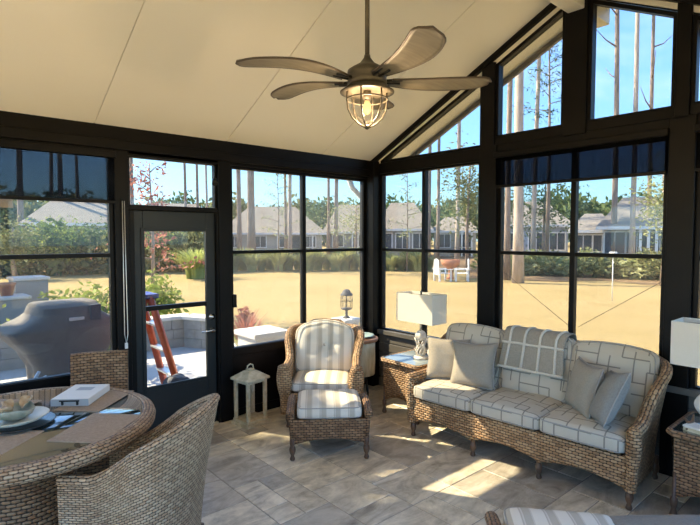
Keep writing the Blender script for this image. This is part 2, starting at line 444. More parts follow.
# windows: frame, mullion, mid rail, upper and lower panes
wn_ = [0]
def window(axis, a0, a1, z0, z1, mull=None, mid=1.65, pane='vinyl', pane_up=None, fw=.035, name=None):
    """axis 'x': runs along x in plane y=.03 ; axis 'y': runs along y in plane x=.03"""
    wn_[0] += 1
    e = structure(empty(name or 'window_%d' % wn_[0]))
    def bb(b, u0, u1, w0, w1, d0=-.005, d1=.055):
        if axis == 'x': b.box((u0, d0, w0), (u1, d1, w1))
        else: b.box((d0, u0, w0), (d1, u1, w1))
    f = MB(); bb(f, a0, a0+fw, z0, z1); bb(f, a1-fw, a1, z0, z1); bb(f, a0+fw, a1-fw, z0, z0+fw); bb(f, a0+fw, a1-fw, z1-fw, z1)
    structure(f.build('window_frame', M['bronze'], e, .004))
    if mull is not None:
        f = MB(); bb(f, mull-.022, mull+.022, z0+fw, z1-fw, -.012, .05); structure(f.build('mullion', M['bronze'], e, .004))
    secs = [(a0+fw, a1-fw)] if mull is None else [(a0+fw, mull-.022), (mull+.022, a1-fw)]
    for (p, q) in secs:
        if mid:
            f = MB(); bb(f, p, q, mid-.017, mid+.017, -.002, .045); structure(f.build('mid_rail', M['bronze'], e, .003))
            hs = [(z0+fw, mid-.017, pane), (mid+.017, z1-fw, pane_up or pane)]
        else: hs = [(z0+fw, z1-fw, pane)]
        for w0, w1, pm in hs:
            f = MB(); bb(f, p, q, w0, w1, .022, .024); structure(f.build('pane', M[pm], e))
    return e
window('x', -4.74, -2.99, .67, 2.50, None, pane='vinyl')            # window_1 behind the grill
window('x', -2.875, -2.055, 2.055, 2.50, None, None, pane='vinyl_clear', fw=.022)  # window_2 transom
window('x', -1.925, -.115, .67, 2.50, -1.03, pane='vinyl')           # window_3
window('x', -6.2, -4.86, .67, 2.50, -5.53, pane='vinyl')             # window_4
trim(bx((-2.875, -.03, 2.485), (-2.055, .09, 2.575)))

# ---- gable wall (plane x = 0)
def knee_gable():
    b = bx((0, YE, 0), (.09, -.14, .66)); b.box((-.02, YE, 0), (0, -.14, .10))
    for k in range(5): b.box((-.012-.004*(k % 2), YE, .12+k*.105), (0, -.14, .12+k*.105+.095))
    b.box((-.05, YE, .64), (0, -.14, .69))
    return structure(b.build('wall_gable', M['white_trim'], None, .003))
knee_gable()
trim(bx((-.03, YE, 2.55), (.10, -.14, 2.675)))                       # header
trim(bx((-.025, -4.98+.1, 2.675), (.10, -1.56, 2.76)))
gp_posts = [(-1.75,-1.56,0,roofz(-1.56)-.03), (-3.38,-3.205,0,roofz(-3.38)-.02), (-4.98,-4.84,0,EAVE)]
for a, c, z0, z1 in gp_posts: trim(bx((-.045, a, z0), (.10, c, min(z1, 2.68))))
for a, c in ((-1.72,-1.575), (-2.59,-2.395), (-3.33,-3.235)):
    zt = min(roofz(a), roofz(c))-.01; trim(bx((-.045, a, 2.66), (.09, c, zt)))
window('y', -1.56, -.14, .67, 2.56, -.82, pane='vinyl')
window('y', -3.205, -1.75, .67, 2.56, -2.485, pane='vinyl')
window('y', -4.84, -3.38, .67, 2.56, -4.1, pane='vinyl')
def poly_window(pts, fw=.035):
    """pts in (y,z), counter-clockwise; a frame strip along each edge and one pane"""
    wn_[0] += 1; e = structure(empty('window_%d' % wn_[0]))
    n = len(pts); cy = sum(p[0] for p in pts)/n; cz = sum(p[1] for p in pts)/n
    # inset polygon
    P = [Vector(p) for p in pts]; inn = []
    for i in range(n):
        a, b_, c = P[i-1], P[i], P[(i+1) % n]
        d1 = (b_-a).normalized(); d2 = (c-b_).normalized(); n1 = Vector((-d1.y, d1.x)); n2 = Vector((-d2.y, d2.x))
        bis = (n1+n2).normalized(); inn.append(b_ + bis*fw/max(.3, bis.dot(n1)))
    f = MB()
    for i in range(n):
        j = (i+1) % n; k = len(f.v)
        for X in (-.02, .055):
            for q in (P[i], P[j], inn[j], inn[i]): f.v.append(Vector((X, q.x, q.y)))
        for q in ((0,1,2,3),(4,7,6,5),(0,1,5,4),(1,2,6,5),(2,3,7,6),(3,0,4,7)): f.face([k+z for z in q], [(0,0)]*4, False)
    structure(f.build('window_frame', M['bronze'], e))
    g = MB(); k = 0
    for X in (.020, .023):
        for q in inn: g.v.append(Vector((X, q.x, q.y)))
    g.face(list(range(n)), [(0,0)]*n, False); g.face(list(range(n, 2*n))[::-1], [(0,0)]*n, False)
    structure(g.build('pane', M['vinyl_clear'], e))
D = .12
poly_window([(-.16,2.675), (-.16,roofz(-.16)-.075), (-1.575,roofz(-1.575)-D+.02), (-1.575,2.675)], .03)
poly_window([(-1.72,2.74), (-1.72,roofz(-1.72)-D+.02), (-2.395,roofz(-2.395)-D+.02), (-2.395,2.74)], .03)
poly_window([(-2.59,2.74), (-2.59,roofz(-2.59)-D), (-3.235,roofz(-3.235)-D), (-3.235,2.74)], .03)
poly_window([(-3.33,2.74), (-3.33,roofz(-3.33)-D), (-4.74,roofz(-4.74)-.08), (-4.74,2.74)], .03)
# rake trims following the roof slope on the inside
def rake(y0, y1, drop0, drop1, x0, x1, mat):
    b = MB(); k = 0
    for X in (x0, x1):
        for (y, dz) in ((y0, -drop0), (y1, -drop0), (y1, -drop1), (y0, -drop1)): b.v.append(Vector((X, y, roofz(y)+dz)))
    for q in ((0,1,2,3),(4,7,6,5),(0,1,5,4),(1,2,6,5),(2,3,7,6),(3,0,4,7)): b.face([k+z for z in q], [(0,0)]*4, False)
    trim(b, mat, 0)
rake(0, YR+.001, 0, .055, -.06, .0, M['bronze']); rake(YE, YR-.001, 0, .055, -.06, .0, M['bronze'])
rake(-.1, YR+.09, .055, .10, -.018, .0, M['beam']); rake(YE+.1, YR-.09, .055, .10, -.018, .0, M['beam'])
rake(0, YR+.001, 0, .11, .0, .06, M['bronze']); rake(YE, YR-.001, 0, .11, .0, .06, M['bronze'])
# outside overhang edge board
rake(.12, YR+.001, -.1, .05, .44, .48, M['roof_grey']); rake(YE-.12, YR-.001, -.1, .05, .44, .48, M['roof_grey'])

# ---- right wall and back wall, unseen, opened wide to let daylight in
b = bx((XB, YE-.1, 0), (0, YE, .66)); structure(b.build('wall_right', M['bronze']))
trim(bx((XB, YE-.1, 2.50), (.1, YE, EAVE+.02)))
for a, c in ((-6.3,-6.2), (-4.75,-4.65), (-3.15,-3.05), (-1.6,-1.5), (-.1,.1)): trim(bx((a, YE-.1, .0), (c, YE+.0, 2.55)))
def gable_back():
    f = MB(); k = 0
    pts = [(YE,0),(-4.75,0),(-4.75,2.4),(-.25,2.4),(-.25,0),(0,0),(0,EAVE),(YR,RIDGE),(YE,EAVE)]
    for X in (XB-.1, XB):
        for y, z in pts: f.v.append(Vector((X,y,z)))
    n = len(pts)
    for base in (0, n):
        for q in ([0,1,2,8],[8,2,3,6],[3,4,5,6],[8,6,7]): f.face([base+i for i in q], [(0,0)]*len(q), False)
    for i in range(n):
        j = (i+1) % n; f.face([i,j,n+j,n+i], [(0,0)]*4, False)
    structure(f.build('wall_back', M['wall_in']))
gable_back()

# ---- door with glazed panels
def make_door():
    e = structure(empty('door_1', (-2.83, .01, .01)))      # local x 0..0.755
    W, H = .755, 2.02; g0, g1, z0, z1 = .08, .668, .455, 1.85
    b = bx((0,0,0), (g0,.045,H)); b.box((g1,0,0), (W,.045,H)); b.box((g0,0,0), (g1,.045,z0)); b.box((g0,0,z1), (g1,.045,H))
    structure(b.build('door_slab', M['door'], e, .004))
    b = MB()
    for (x0,x1,a,c) in ((g0-.02,g0+.01,z0-.02,z1+.02),(g1-.01,g1+.02,z0-.02,z1+.02),(g0+.01,g1-.01,z0-.02,z0+.01),(g0+.01,g1-.01,z1-.01,z1+.02)):
        b.box((x0,-.012,a),(x1,0,c))
    structure(b.build('glazing_bead', M['door'], e, .003))
    structure(bx((g0+.01,-.01,1.14),(g1-.01,.04,1.18)).build('mid_rail', M['bronze'], e, .003))
    structure(bx((g0,.02,z0),(g1,.023,1.14)).build('pane', M['door_glass'], e)); structure(bx((g0,.02,1.18),(g1,.023,z1)).build('pane', M['vinyl_clear'], e))
    b = MB().lathe([(0,0),(.028,0),(.028,.008),(.012,.02),(.012,.05),(0,.05)], 16)
    o = structure(b.build('door_handle', M['chrome'], e)); o.location = (W-.045, -.002, .90); o.rotation_euler = (PI/2,0,0)
    b = MB().tube([(0,0,.045),(-.03,.004,.05),(-.10,.0,.045),(-.115,-.004,.03)], [.010,.009,.008,.006], 8)
    structure(b.build('lever', M['chrome'], o))
    b = MB().lathe([(0,0),(.030,0),(.030,.010),(.014,.014),(.014,.03),(0,.03)], 16)
    o = structure(b.build('deadbolt', M['chrome'], e)); o.location = (W-.045, -.002, 1.03); o.rotation_euler = (PI/2,0,0)
    for z in (.25, 1.0, 1.8): structure(MB().lathe([(0,0),(.009,0),(.009,.09),(0,.09)], 10, (-.004,-.006,z)).build('hinge', M['bronze'], e))
make_door()
trim(bx((-2.875,-.03,2.03),(-2.055,.09,2.075)))
trim(bx((-2.875,-.03,0),(-2.833,.09,2.03))); trim(bx((-2.072,-.03,0),(-2.055,.09,2.03)))
trim(bx((-2.83,-.02,0.0),(-2.072,.11,.009)), M['lantern'], 0)

# solar roller screens
def screen(name, axis, a0, a1, zb, zt, mat, label, d=-.035):
    e = tag(empty(name), label, 'roller shade')
    f = lambda u0,u1,w0,w1,d0,d1: bx((u0,d0,w0),(u1,d1,w1)) if axis == 'x' else bx((d0,u0,w0),(d1,u1,w1))
    f(a0,a1,zb,zt,d,d+.003).build('screen_cloth', M[mat], e)
    f(a0,a1,zb-.025,zb,d-.006,d+.009).build('bottom_bar', M['bronze'], e, .003)
    f(a0-.01,a1+.01,zt,zt+.055,d-.03,d+.035 if d+.035 < -.005 else -.002).build('roller_housing', M['bronze'], e, .006)
    return e
screen('roller_shade', 'x', -4.73, -2.995, 2.10, 2.445, 'solar_light', 'grey see-through roller shade half covering the window behind the barbecue', -.060)
screen('roller_shade', 'y', -3.20, -1.755, 2.29, 2.545, 'solar', 'dark navy roller shade above the windows behind the sofa', -.060)
screen('roller_shade', 'y', -4.83, -3.385, 2.29, 2.545, 'solar', 'dark roller shade above the window at the far right', -.060)

# pull cord by the door
e = tag(empty('shade_cord', (-2.93, -.065, 0)), 'grey looped shade pull cord hanging beside the door', 'cord')
MB().tube([(-.008,0,2.1),(-.010,0,1.5),(-.012,.0,.98),(0,0,.90),(.014,0,.98),(.010,0,1.5),(.008,0,2.1)], .0035, 6).build('cord', M['alu'], e)
bx((-.012,-.008,.86),(.012,.008,.91)).build('cord_weight', M['white_paint'], e, .004)
bx((-.014,.0,2.02),(.014,.024,2.12)).build('cord_bracket', M['bronze'], e, .003)
# window latch handles
for x, z in ((-1.90, 1.18),):
    tag(bx((x-.02,-.045,z-.07),(x+.025,-.006,z+.06)).build('window_latch', M['bronze'], None, .008), 'black window latch on the frame right of the door handle', 'latch')
# little spot light on the transom post
e = tag(empty('spot_light', (-2.10,-.035,2.33)), 'small black clip spot light on the post above the door', 'light')
MB().tube([(.02,.0,-.02),(-.005,-.03,-.01),(-.02,-.06,.0)], .009, 8).build('bracket', M['metal_black'], e)
o = MB().lathe([(0,0),(.022,.004),(.03,.06),(.027,.06),(.018,.01),(0,.01)], 14).build('lamp_head', M['metal_black'], e); o.location = (-.02,-.06,.01); o.rotation_euler = (R(150),R(10),0)

# ------------------------------------------------------------------ soft goods
def cushion_mb(w, d, t, n=5, N=18, crown=.25, tuft=0, seed=0, wr=.0, arch=0.0, zt=None):
    """puffed cushion, centred at origin, lying flat: w along x, d along y, t thick"""
    b = MB(); idx = {}
    off = Vector((seed*7.3, seed*3.1, 0))
    def P(x, y, z):
        nx_ = 2.2*n; k = ((abs(x)**nx_ + abs(y)**nx_)**(1/2.2) + abs(z)**n)**(1/n); q = Vector((x,y,z))/k
        X, Y, Z = q
        cr = (1-abs(X)**2.2)*(1-abs(Y)**2.2)
        Zt = Z*(t/2)*(1-crown+crown*1.35*cr)
        px_, py_ = X*w/2, Y*d/2
        if arch: py_ += (-arch*(X*X))*(max(0, Y))      # rounded upper corners of a back cushion
        if wr:
            nz = noise.noise(Vector((px_*7, py_*7, 0))+off) + .5*noise.noise(Vector((px_*16, py_*16, 3))+off)
            Zt += wr*nz*(1 if Z > 0 else -.3)*abs(Z)
        if tuft and Z > 0:
            r = math.hypot(px_, py_-.02); th = math.atan2(py_-.02, px_)
            Zt -= tuft*.75*math.exp(-(r/.085)**2)*Z + tuft*.6*math.exp(-(r/.17)**2)*Z
            Zt += .013*math.exp(-(r/.18)**2)*math.cos(7*th+seed)*Z*min(1, r/.04)
        return Vector((px_, py_, Zt))
    g = [-1+2*i/N for i in range(N+1)]
    gz = [-1+2*i/6 for i in range(7)]
    def sheet(f, A, B_, uvf):
        k = len(b.v)
        for a in A:
            for c in B_: b.v.append(f(a, c))
        m = len(B_)
        for i in range(len(A)-1):
            for j in range(m-1):
                q = [k+i*m+j, k+(i+1)*m+j, k+(i+1)*m+j+1, k+i*m+j+1]
                b.face(q, [uvf(b.v[z]) for z in q])
    sheet(lambda a,c: P(a,c,1), g, g, lambda p: (p.x, p.y)); sheet(lambda a,c: P(a,c,-1), g, g, lambda p: (p.x, p.y))
    for s in (-1, 1):
        sheet(lambda a,c: P(a,s,c), g, gz, lambda p, s=s: (p.x, s*(d/2 - p.z + t/2)))
        sheet(lambda a,c: P(s,a,c), g, gz, lambda p, s=s: (s*(w/2 - p.z + t/2), p.y))
    return b
def ring_piping(w, d, t, n, z, arch=0, r=.0045, seg=60, crown=.25):
    pts = []
    for i in range(seg):
        a = 2*PI*i/seg; x, y = math.cos(a), math.sin(a)
        zn = z; nx_ = 2.2*n; k = (abs(x)**nx_+abs(y)**nx_)**(1/nx_); x, y = x/k, y/k
        zz = zn; kk = ((abs(x)**nx_+abs(y)**nx_)**(1/2.2)+abs(zz)**n)**(1/n); X, Y, Z = x/kk, y/kk, zz/kk
        py_ = Y*d/2
        if arch: py_ += -arch*X*X*max(0, Y)
        cr = (1-min(1,abs(X))**2.2)*(1-min(1,abs(Y))**2.2)
        pts.append((X*w/2, py_, Z*(t/2)*(1-crown+crown*1.35*cr)))
    return MB().tube(pts, r, 6, closed=True)
def cushion(name, w, d, t, mat, parent, loc, rot=(0,0,0), n=5, crown=.25, tuft=0, seed=0, wr=.006, arch=0, pipes=True):
    o = cushion_mb(w, d, t, n, 20, crown, tuft, seed, wr, arch).build(name, mat, parent, weld=True)
    o.location = loc; o.rotation_euler = rot
    if pipes:
        for z in (.72, -.72): ring_piping(w*1.003, d*1.003, t, n, z, arch).build('piping', M['piping'], o)
    if tuft:
        q = MB().lathe([(0,.012),(.010,.010),(.016,.004),(.016,-.004),(0,-.008)], 14, (0,.02, t/2*1.10-tuft*1.05)).build('button', mat, o)
    return o
def pillow(loc, rot, s, mat, label, seed, group=None, s2=None):
    s2 = s2 or s
    b = MB(); N = 20; rows_t = []; rows_b = []
    for i in range(N+1):
        x = -1+2*i/N; rt_, rb = [], []
        for j in range(N+1):
            y = -1+2*j/N
            px_ = x*s/2*(1-.10*(1-y*y)*1.0)*(1+.03*abs(x*y)); py_ = y*s2/2*(1-.10*(1-x*x))
            e_ = max(0, (1-x**4)*(1-y**4))**.55
            h = .075*e_*(s/.42) + .005*noise.noise(Vector((px_*12+seed*5, py_*12, 0)))*e_
            rt_.append((px_, py_, h)); rb.append((px_, py_, -h))
        rows_t.append(rt_); rows_b.append(rb)
    b.grid(rows_t, uvf=lambda p: (p.x, p.y)); b.grid(rows_b, uvf=lambda p: (p.x, p.y))
    e = tag(empty('throw_pillow', loc), label, 'pillow', group); e.rotation_euler = rot
    o = b.build('pillow_cover', mat, e, weld=True)
    per = [rows_t[i][0] for i in range(N)] + [rows_t[N][j] for j in range(N)] + [rows_t[i][N] for i in range(N, 0, -1)] + [rows_t[0][j] for j in range(N, 0, -1)]
    MB().tube(per, .005, 6, closed=True).build('piping', M['piping'], e)
    return e

# ------------------------------------------------------------------ wicker furniture
def wrap_mb(path, h, th, z0, roll, flare):
    """wall along path of (x,y,nx,ny) (n = outward); h(t) top height; flare(t) outward lean"""
    rows = []; n = len(path)
    for i, (x, y, nx, ny) in enumerate(path):
        t = i/(n-1); H = h(t); fl = flare(t); sec = []
        zb = z0(t) if callable(z0) else z0
        def add(o, z):
            k = max(0, (z-zb)/max(.05, H-zb)); o2 = o + fl*k**1.6; sec.append((x+nx*o2, y+ny*o2, z))
        r = roll(t) if callable(roll) else roll
        m = 12
        for k in range(m+1): add(th/2, zb+(H-2*r-zb)*k/m)
        for k in range(1, 12):
            a = -PI/2 + 2*PI*k/12*.98
            add((th/2-r)+r*math.cos(a) + max(0, (r-th/2)), H-r+r*math.sin(a))
        for k in range(m+1): add(-th/2, zb+(H-2*r-zb)*(m-k)/m)
        rows.append(sec)
    b = MB(); b.grid(rows, closed_v=True)
    # end caps
    for base, sec in ((0, rows[0]), ((n-1)*len(rows[0]), rows[-1])):
        c = len(b.v); ctr = sum((Vector(p) for p in sec), Vector())/len(sec)
        m = len(sec)//2; L = len(sec)
        for k in range(L//2):
            q = [base+k, base+k+1, base+L-2-k, base+L-1-k]
            if len(set(q)) == 4: b.face(q, [(b.v[z].x+b.v[z].y, b.v[z].z) for z in q])
    return b
def u_path(w, d, r, y0=0, ns=10, nc=10, nb=14):
    P = []
    for i in range(ns): P.append((-w, y0+(d-r-y0)*i/ns, -1, 0))
    for i in range(nc):
        a = PI - PI/2*i/nc; P.append((-w+r+r*math.cos(a), d-r+r*math.sin(a), math.cos(a), math.sin(a)))
    for i in range(nb+1): P.append((-w+r+(2*w-2*r)*i/nb, d, 0, 1))
    for i in range(1, nc+1):
        a = PI/2 - PI/2*i/nc; P.append((w-r+r*math.cos(a), d-r+r*math.sin(a), math.cos(a), math.sin(a)))
    for i in range(1, ns+1): P.append((w, d-r-(d-r-y0)*i/ns, 1, 0))
    return P
def sm(a, b_, x):
    x = max(0, min(1, (x-a)/(b_-a))); return x*x*(3-2*x)
def apron(x0, x1, y, zt, zf, n=24, th=.02, curve=0.0):
    """front panel between x0 and x1 at y with bottom profile zf(u)"""
    b = MB(); fr, bk = [], []
    for i in range(n+1):
        u = i/n; x = x0+(x1-x0)*u; zb = zf(u); yy = y - curve*(1-(2*u-1)**2)
        fr.append([(x, yy, zb+(zt-zb)*k/8) for k in range(9)] + [(x, yy+th, zt-(zt-zb)*k/8) for k in range(9)])
    b.grid(fr, closed_v=True, uvf=lambda p: (p.x, p.z))
    return b
def turned_leg(parent, x, y, h=.14, mat=None, name='leg'):
    b = MB().lathe([(0,0),(.017,0),(.022,.012),(.016,.03),(.013,.04),(.022,.06),(.027,.085),(.024,.105),(.017,.12),(.022,.13),(.022,h+.06),(0,h+.06)], 14, (x,y,0))
    return b.build(name, mat or M['wood_leg'], parent)

def make_armchair(name, loc, rz, label):
    e = tag(empty(name, loc, rz), label, 'armchair')
    w, d = .305, .70; path = u_path(w, d, .20)
    n = len(path)
    def ypos(t): return path[min(n-1, int(round(t*(n-1))))][1]
    def h(t): return .59 + .27*sm(.30, .66, ypos(t)) + (.05*sm(.69,.70,ypos(t))*math.sin(PI*t))
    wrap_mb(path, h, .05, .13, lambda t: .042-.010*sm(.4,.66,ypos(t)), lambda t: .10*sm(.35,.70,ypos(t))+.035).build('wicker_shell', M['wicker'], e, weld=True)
    for s in (-1, 1):       # chunky rounded arm fronts
        b = MB(); rows = []
        for k in range(13):
            z = .14+.45*k/12; r = .045+.025*math.sin(PI*min(1, max(0, (z-.30)/.30)))+.004
            rows.append([(s*(.325+.02*k/12)+r*math.cos(a)*1.0, .01+r*.8*math.sin(a), z) for a in [2*PI*q/16 for q in range(16)]])
        rows.append([(s*.345+.01*math.cos(a), .01+.01*math.sin(a), .61) for a in [2*PI*q/16 for q in range(16)]])
        b.grid(rows, closed_v=True, uvf=None)
        for q in range(len(b.uv)): b.uv[q] = [(v_, u_) for (u_, v_) in b.uv[q]]
        b.build('arm_front', M['wicker'], e)
    apron(-w+.01, w-.01, .0, .33, lambda u: .13+.07*math.sin(PI*u)).build('front_apron', M['wicker'], e)
    bx((-w+.02,.02,.27),(w-.02,d-.02,.315)).build('seat_deck', M['wicker_dark'], e, .004)
    cushion('seat_cushion', .56, .56, .13, M['stripe'], e, (0, .28, .385), n=6, seed=1)
    cushion('back_cushion', .62, .57, .18, M['stripe'], e, (0, .55, .66), (R(71), 0, 0), n=3.6, crown=.5, tuft=.085, seed=2, wr=.008, arch=.09)
    for x in (-w, w):
        for y in (.03, d-.02): turned_leg(e, x, y, .13)
    return e
make_armchair('wicker_armchair', (-1.425, -.785, 0), R(-43), 'honey wicker armchair with striped tufted cushions in the corner of the room')

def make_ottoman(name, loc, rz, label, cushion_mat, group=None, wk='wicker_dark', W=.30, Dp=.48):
    e = tag(empty(name, loc, rz), label, 'ottoman', group)
    for s in (-1, 1):
        path = [(s*W, Dp*i/12, s, 0) for i in range(13)]
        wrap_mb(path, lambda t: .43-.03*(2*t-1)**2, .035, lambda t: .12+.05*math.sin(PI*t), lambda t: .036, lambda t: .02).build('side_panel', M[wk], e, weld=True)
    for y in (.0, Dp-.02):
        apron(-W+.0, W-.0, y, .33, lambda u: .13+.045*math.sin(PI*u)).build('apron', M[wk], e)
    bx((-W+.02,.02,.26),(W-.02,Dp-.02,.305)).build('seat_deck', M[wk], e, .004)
    cushion('cushion', 2*W-.07, Dp+.01, .145, cushion_mat, e, (0, Dp/2, .385), n=6, seed=3, crown=.2)
    for x in (-W, W):
        for y in (.015, Dp-.015): turned_leg(e, x, y, .12)
    return e
make_ottoman('wicker_ottoman', (-1.785, -1.37, 0), R(-37.5), 'brown wicker ottoman with striped cushion in front of the corner armchair', M['stripe'])
make_ottoman('wicker_ottoman', (-2.27, -3.63, 0), R(-50), 'striped cushioned wicker ottoman cut off by the bottom edge of the photo', M['stripe'])
make_ottoman('wicker_ottoman', (-1.90, -4.02, 0), R(-40), 'wicker ottoman with plain light grey cushion at the bottom right edge', M['slate'])

def make_sofa():
    e = tag(empty('wicker_sofa', (-.862, -2.37, 0), R(-86.2)), 'three-seat wicker sofa with grey patterned cushions under the gable windows', 'sofa')
    w, d = .895, .66; path = u_path(w, d, .20, 0, 14, 12, 24); n = len(path)
    def ypos(t): return path[min(n-1, int(round(t*(n-1))))][1]
    def h(t):
        y = ypos(t); q = sm(.10,.62,y) if t > .5 else sm(.34,.64,y); return .57 + .33*q + .03*math.sin(PI*t)*sm(.6,.66,y)
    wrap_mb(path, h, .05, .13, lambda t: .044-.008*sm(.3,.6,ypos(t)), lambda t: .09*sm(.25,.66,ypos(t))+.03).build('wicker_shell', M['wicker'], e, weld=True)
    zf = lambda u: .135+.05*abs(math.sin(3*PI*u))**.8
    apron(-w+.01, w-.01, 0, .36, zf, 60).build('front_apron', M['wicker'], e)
    for s in (-1, 1):
        rows = []
        for k in range(13):
            z = .13+.42*k/12; r = .040+.018*math.sin(PI*min(1, max(0, (z-.28)/.28)))
            rows.append([(s*(w+.012+.014*k/12)+r*.85*math.cos(a), .01+r*.7*math.sin(a), z) for a in [2*PI*q/14 for q in range(14)]])
        rows.append([(s*(w+.026)+.008*math.cos(a), .01+.008*math.sin(a), .57) for a in [2*PI*q/14 for q in range(14)]])
        b = MB(); b.grid(rows, closed_v=True)
        for q in range(len(b.uv)): b.uv[q] = [(v_, u_) for (u_, v_) in b.uv[q]]
        b.build('arm_front', M['wicker'], e)
    bx((-w+.02,.02,.29),(w-.02,d-.02,.335)).build('seat_deck', M['wicker_dark'], e, .004)
    cw = (2*w-.05)/3
    for i, x in enumerate((-cw, 0, cw)):
        cushion('seat_cushion', cw+.005, .60, .155, M['meander'], e, (x, .27, .425), n=7, seed=5+i, crown=.18, wr=.008)
        hh = (.55, .56, .55)[i]
        cushion('back_cushion', cw+.05, hh, .17, M['meander'], e, (x*1.03, .555, .715), (R(75), 0, 0), n=4.2, seed=9+i, wr=.012, arch=.03 if i != 1 else .01)
    for x in (-w, -.28, .28, w):
        for y in (.03, d-.02): turned_leg(e, x, y, .12)
    return e
sofa = make_sofa()
# pillows on the sofa (sofa local -> world)
SM = Matrix.Translation((-.862,-2.37,0)) @ Matrix.Rotation(R(-86.2), 4, 'Z')
def on_sofa(x, y, z, rx, ry, rz):
    m = SM @ Matrix.Translation((x,y,z)) @ Matrix.Rotation(R(rz),4,'Z') @ Matrix.Rotation(R(rx),4,'X') @ Matrix.Rotation(R(ry),4,'Z')
    return m.to_translation(), m.to_euler()
l, r_ = on_sofa(-.735, .33, .675, 74, 0, 26); pillow(l, r_, .39, M['taupe'], 'leftmost taupe pillow leaning in the sofa corner by the lamp', 1)
l, r_ = on_sofa(-.46, .315, .675, 68, 5, 6); pillow(l, r_, .41, M['taupe'], 'taupe pillow second from the left, in front of the left back cushion', 2)
l, r_ = on_sofa(.49, .30, .675, 76, 0, -46); pillow(l, r_, .39, M['taupe'], 'taupe pillow standing upright on the right seat of the sofa', 3)
l, r_ = on_sofa(.69, .20, .67, 64, 14, -62); pillow(l, r_, .41, M['slate'], 'grey tilted pillow against the right arm of the sofa', 4)

# throw blanket folded over the middle back cushion
def make_throw():
    e = tag(empty('throw_blanket', (-.862,-2.37,0), R(-86.2)), 'grey woven throw with ivory bands draped over the sofa back', 'blanket')
    prof = [(.445,.675),(.462,.74),(.480,.81),(.497,.88),(.515,.945),(.55,.985),(.60,.997),(.65,.995),(.705,.985),(.745,.95),(.76,.88),(.765,.80)]
    rows = []
    for i in range(25):
        x = -.275+.55*i/24; row = []
        for j, (y, z) in enumerate(prof):
            wv = .006*noise.noise(Vector((x*9, j*.5, 1))); row.append((x*(1+.04*math.cos(j*.9)), y+wv-.014, z+wv+.010))
        rows.append(row)
    MB().grid(rows).build('throw_cloth', M['tweed'], e, solid=.012, sub=1)
    for i in (3, 9, 15, 21):
        MB().tube([Vector(p)+Vector((0,-.011,.006)) for p in rows[i]], .011, 6).build('ivory_band', M['fringe'], e)
    for j in (0, 3):
        MB().tube([Vector(r[j])+Vector((0,-.013,.002)) for r in rows], .011, 6).build('ivory_band', M['fringe'], e)
make_throw()

# side tables
def make_side_table(loc, rz, label, wk, W=.27, Dp=.50, H=.55):
    e = tag(empty('wicker_side_table', loc, rz), label, 'side table', None)
    def side(p0, p1, nrm):
        p0 = Vector(p0); p1 = Vector(p1); nrm = Vector(nrm); rows = []
        for i in range(21):
            u = i/20; base = p0.lerp(p1, u); zb = .12+.075*math.sin(PI*u)**.8
            o_ = [base + nrm*(.02*(1-((z-.13)/(H-.16))) *0 + .025*((z-.13)/(H-.13))**2) + Vector((0,0,z)) for z in [zb+(H-.02-zb)*k/8 for k in range(9)]]
            i_ = [base - nrm*.02 + Vector((0,0,z)) for z in [H-.02-(H-.02-zb)*k/8 for k in range(9)]]
            rows.append(o_+i_)
        ax = 0 if abs(nrm.y) > .5 else 1
        return MB().grid(rows, closed_v=True, uvf=lambda p: (p[ax], p.z))
    X0, X1, Y0, Y1 = -W, W, 0, Dp
    side((X0,Y0,0),(X1,Y0,0),(0,-1,0)).build('front_panel', M[wk], e); side((X0,Y1,0),(X1,Y1,0),(0,1,0)).build('back_panel', M[wk], e)
    side((X0,Y0,0),(X0,Y1,0),(-1,0,0)).build('side_panel', M[wk], e); side((X1,Y0,0),(X1,Y1,0),(1,0,0)).build('side_panel', M[wk], e)
    q = .03; per = []
    for (a, c) in ((X0-q,Y0-q),(X1+q,Y0-q),(X1+q,Y1+q),(X0-q,Y1+q)): per.append((a,c))
    pts = []
    for i in range(4):
        a, c = per[i], per[(i+1) % 4]
        for k in range(8): pts.append((a[0]+(c[0]-a[0])*(k+.5)/8, a[1]+(c[1]-a[1])*(k+.5)/8, H-.02))
    MB().tube(pts, .022, 8, closed=True).build('top_rim', M[wk], e)
    bx((X0-q+.015,Y0-q+.015,H-.03),(X1+q-.015,Y1+q-.015,H-.001)).build('glass_top', M['pale_glass'] if wk == 'wicker' else M['table_glass'], e, .002)
    for x in (X0+.005, X1-.005):
        for y in (Y0+.005, Y1-.005):
            b = MB().lathe([(0,0),(.020,0),(.026,.016),(.018,.04),(.015,.06),(.022,.09),(.022,.125),(.012,.14),(.012,.30),(0,.30)], 12, (x,y,0)); b.build('leg', M['wood_leg'], e)
    return e
make_side_table((-.66, -1.09, 0), R(-90), 'honey wicker side table with pale glass top left of the sofa', 'wicker', W=.225, Dp=.46, H=.575)
make_side_table((-.66, -3.70, 0), R(-90), 'dark wicker side table at the right edge beside the sofa', 'wicker_dark', W=.22, Dp=.46, H=.575)

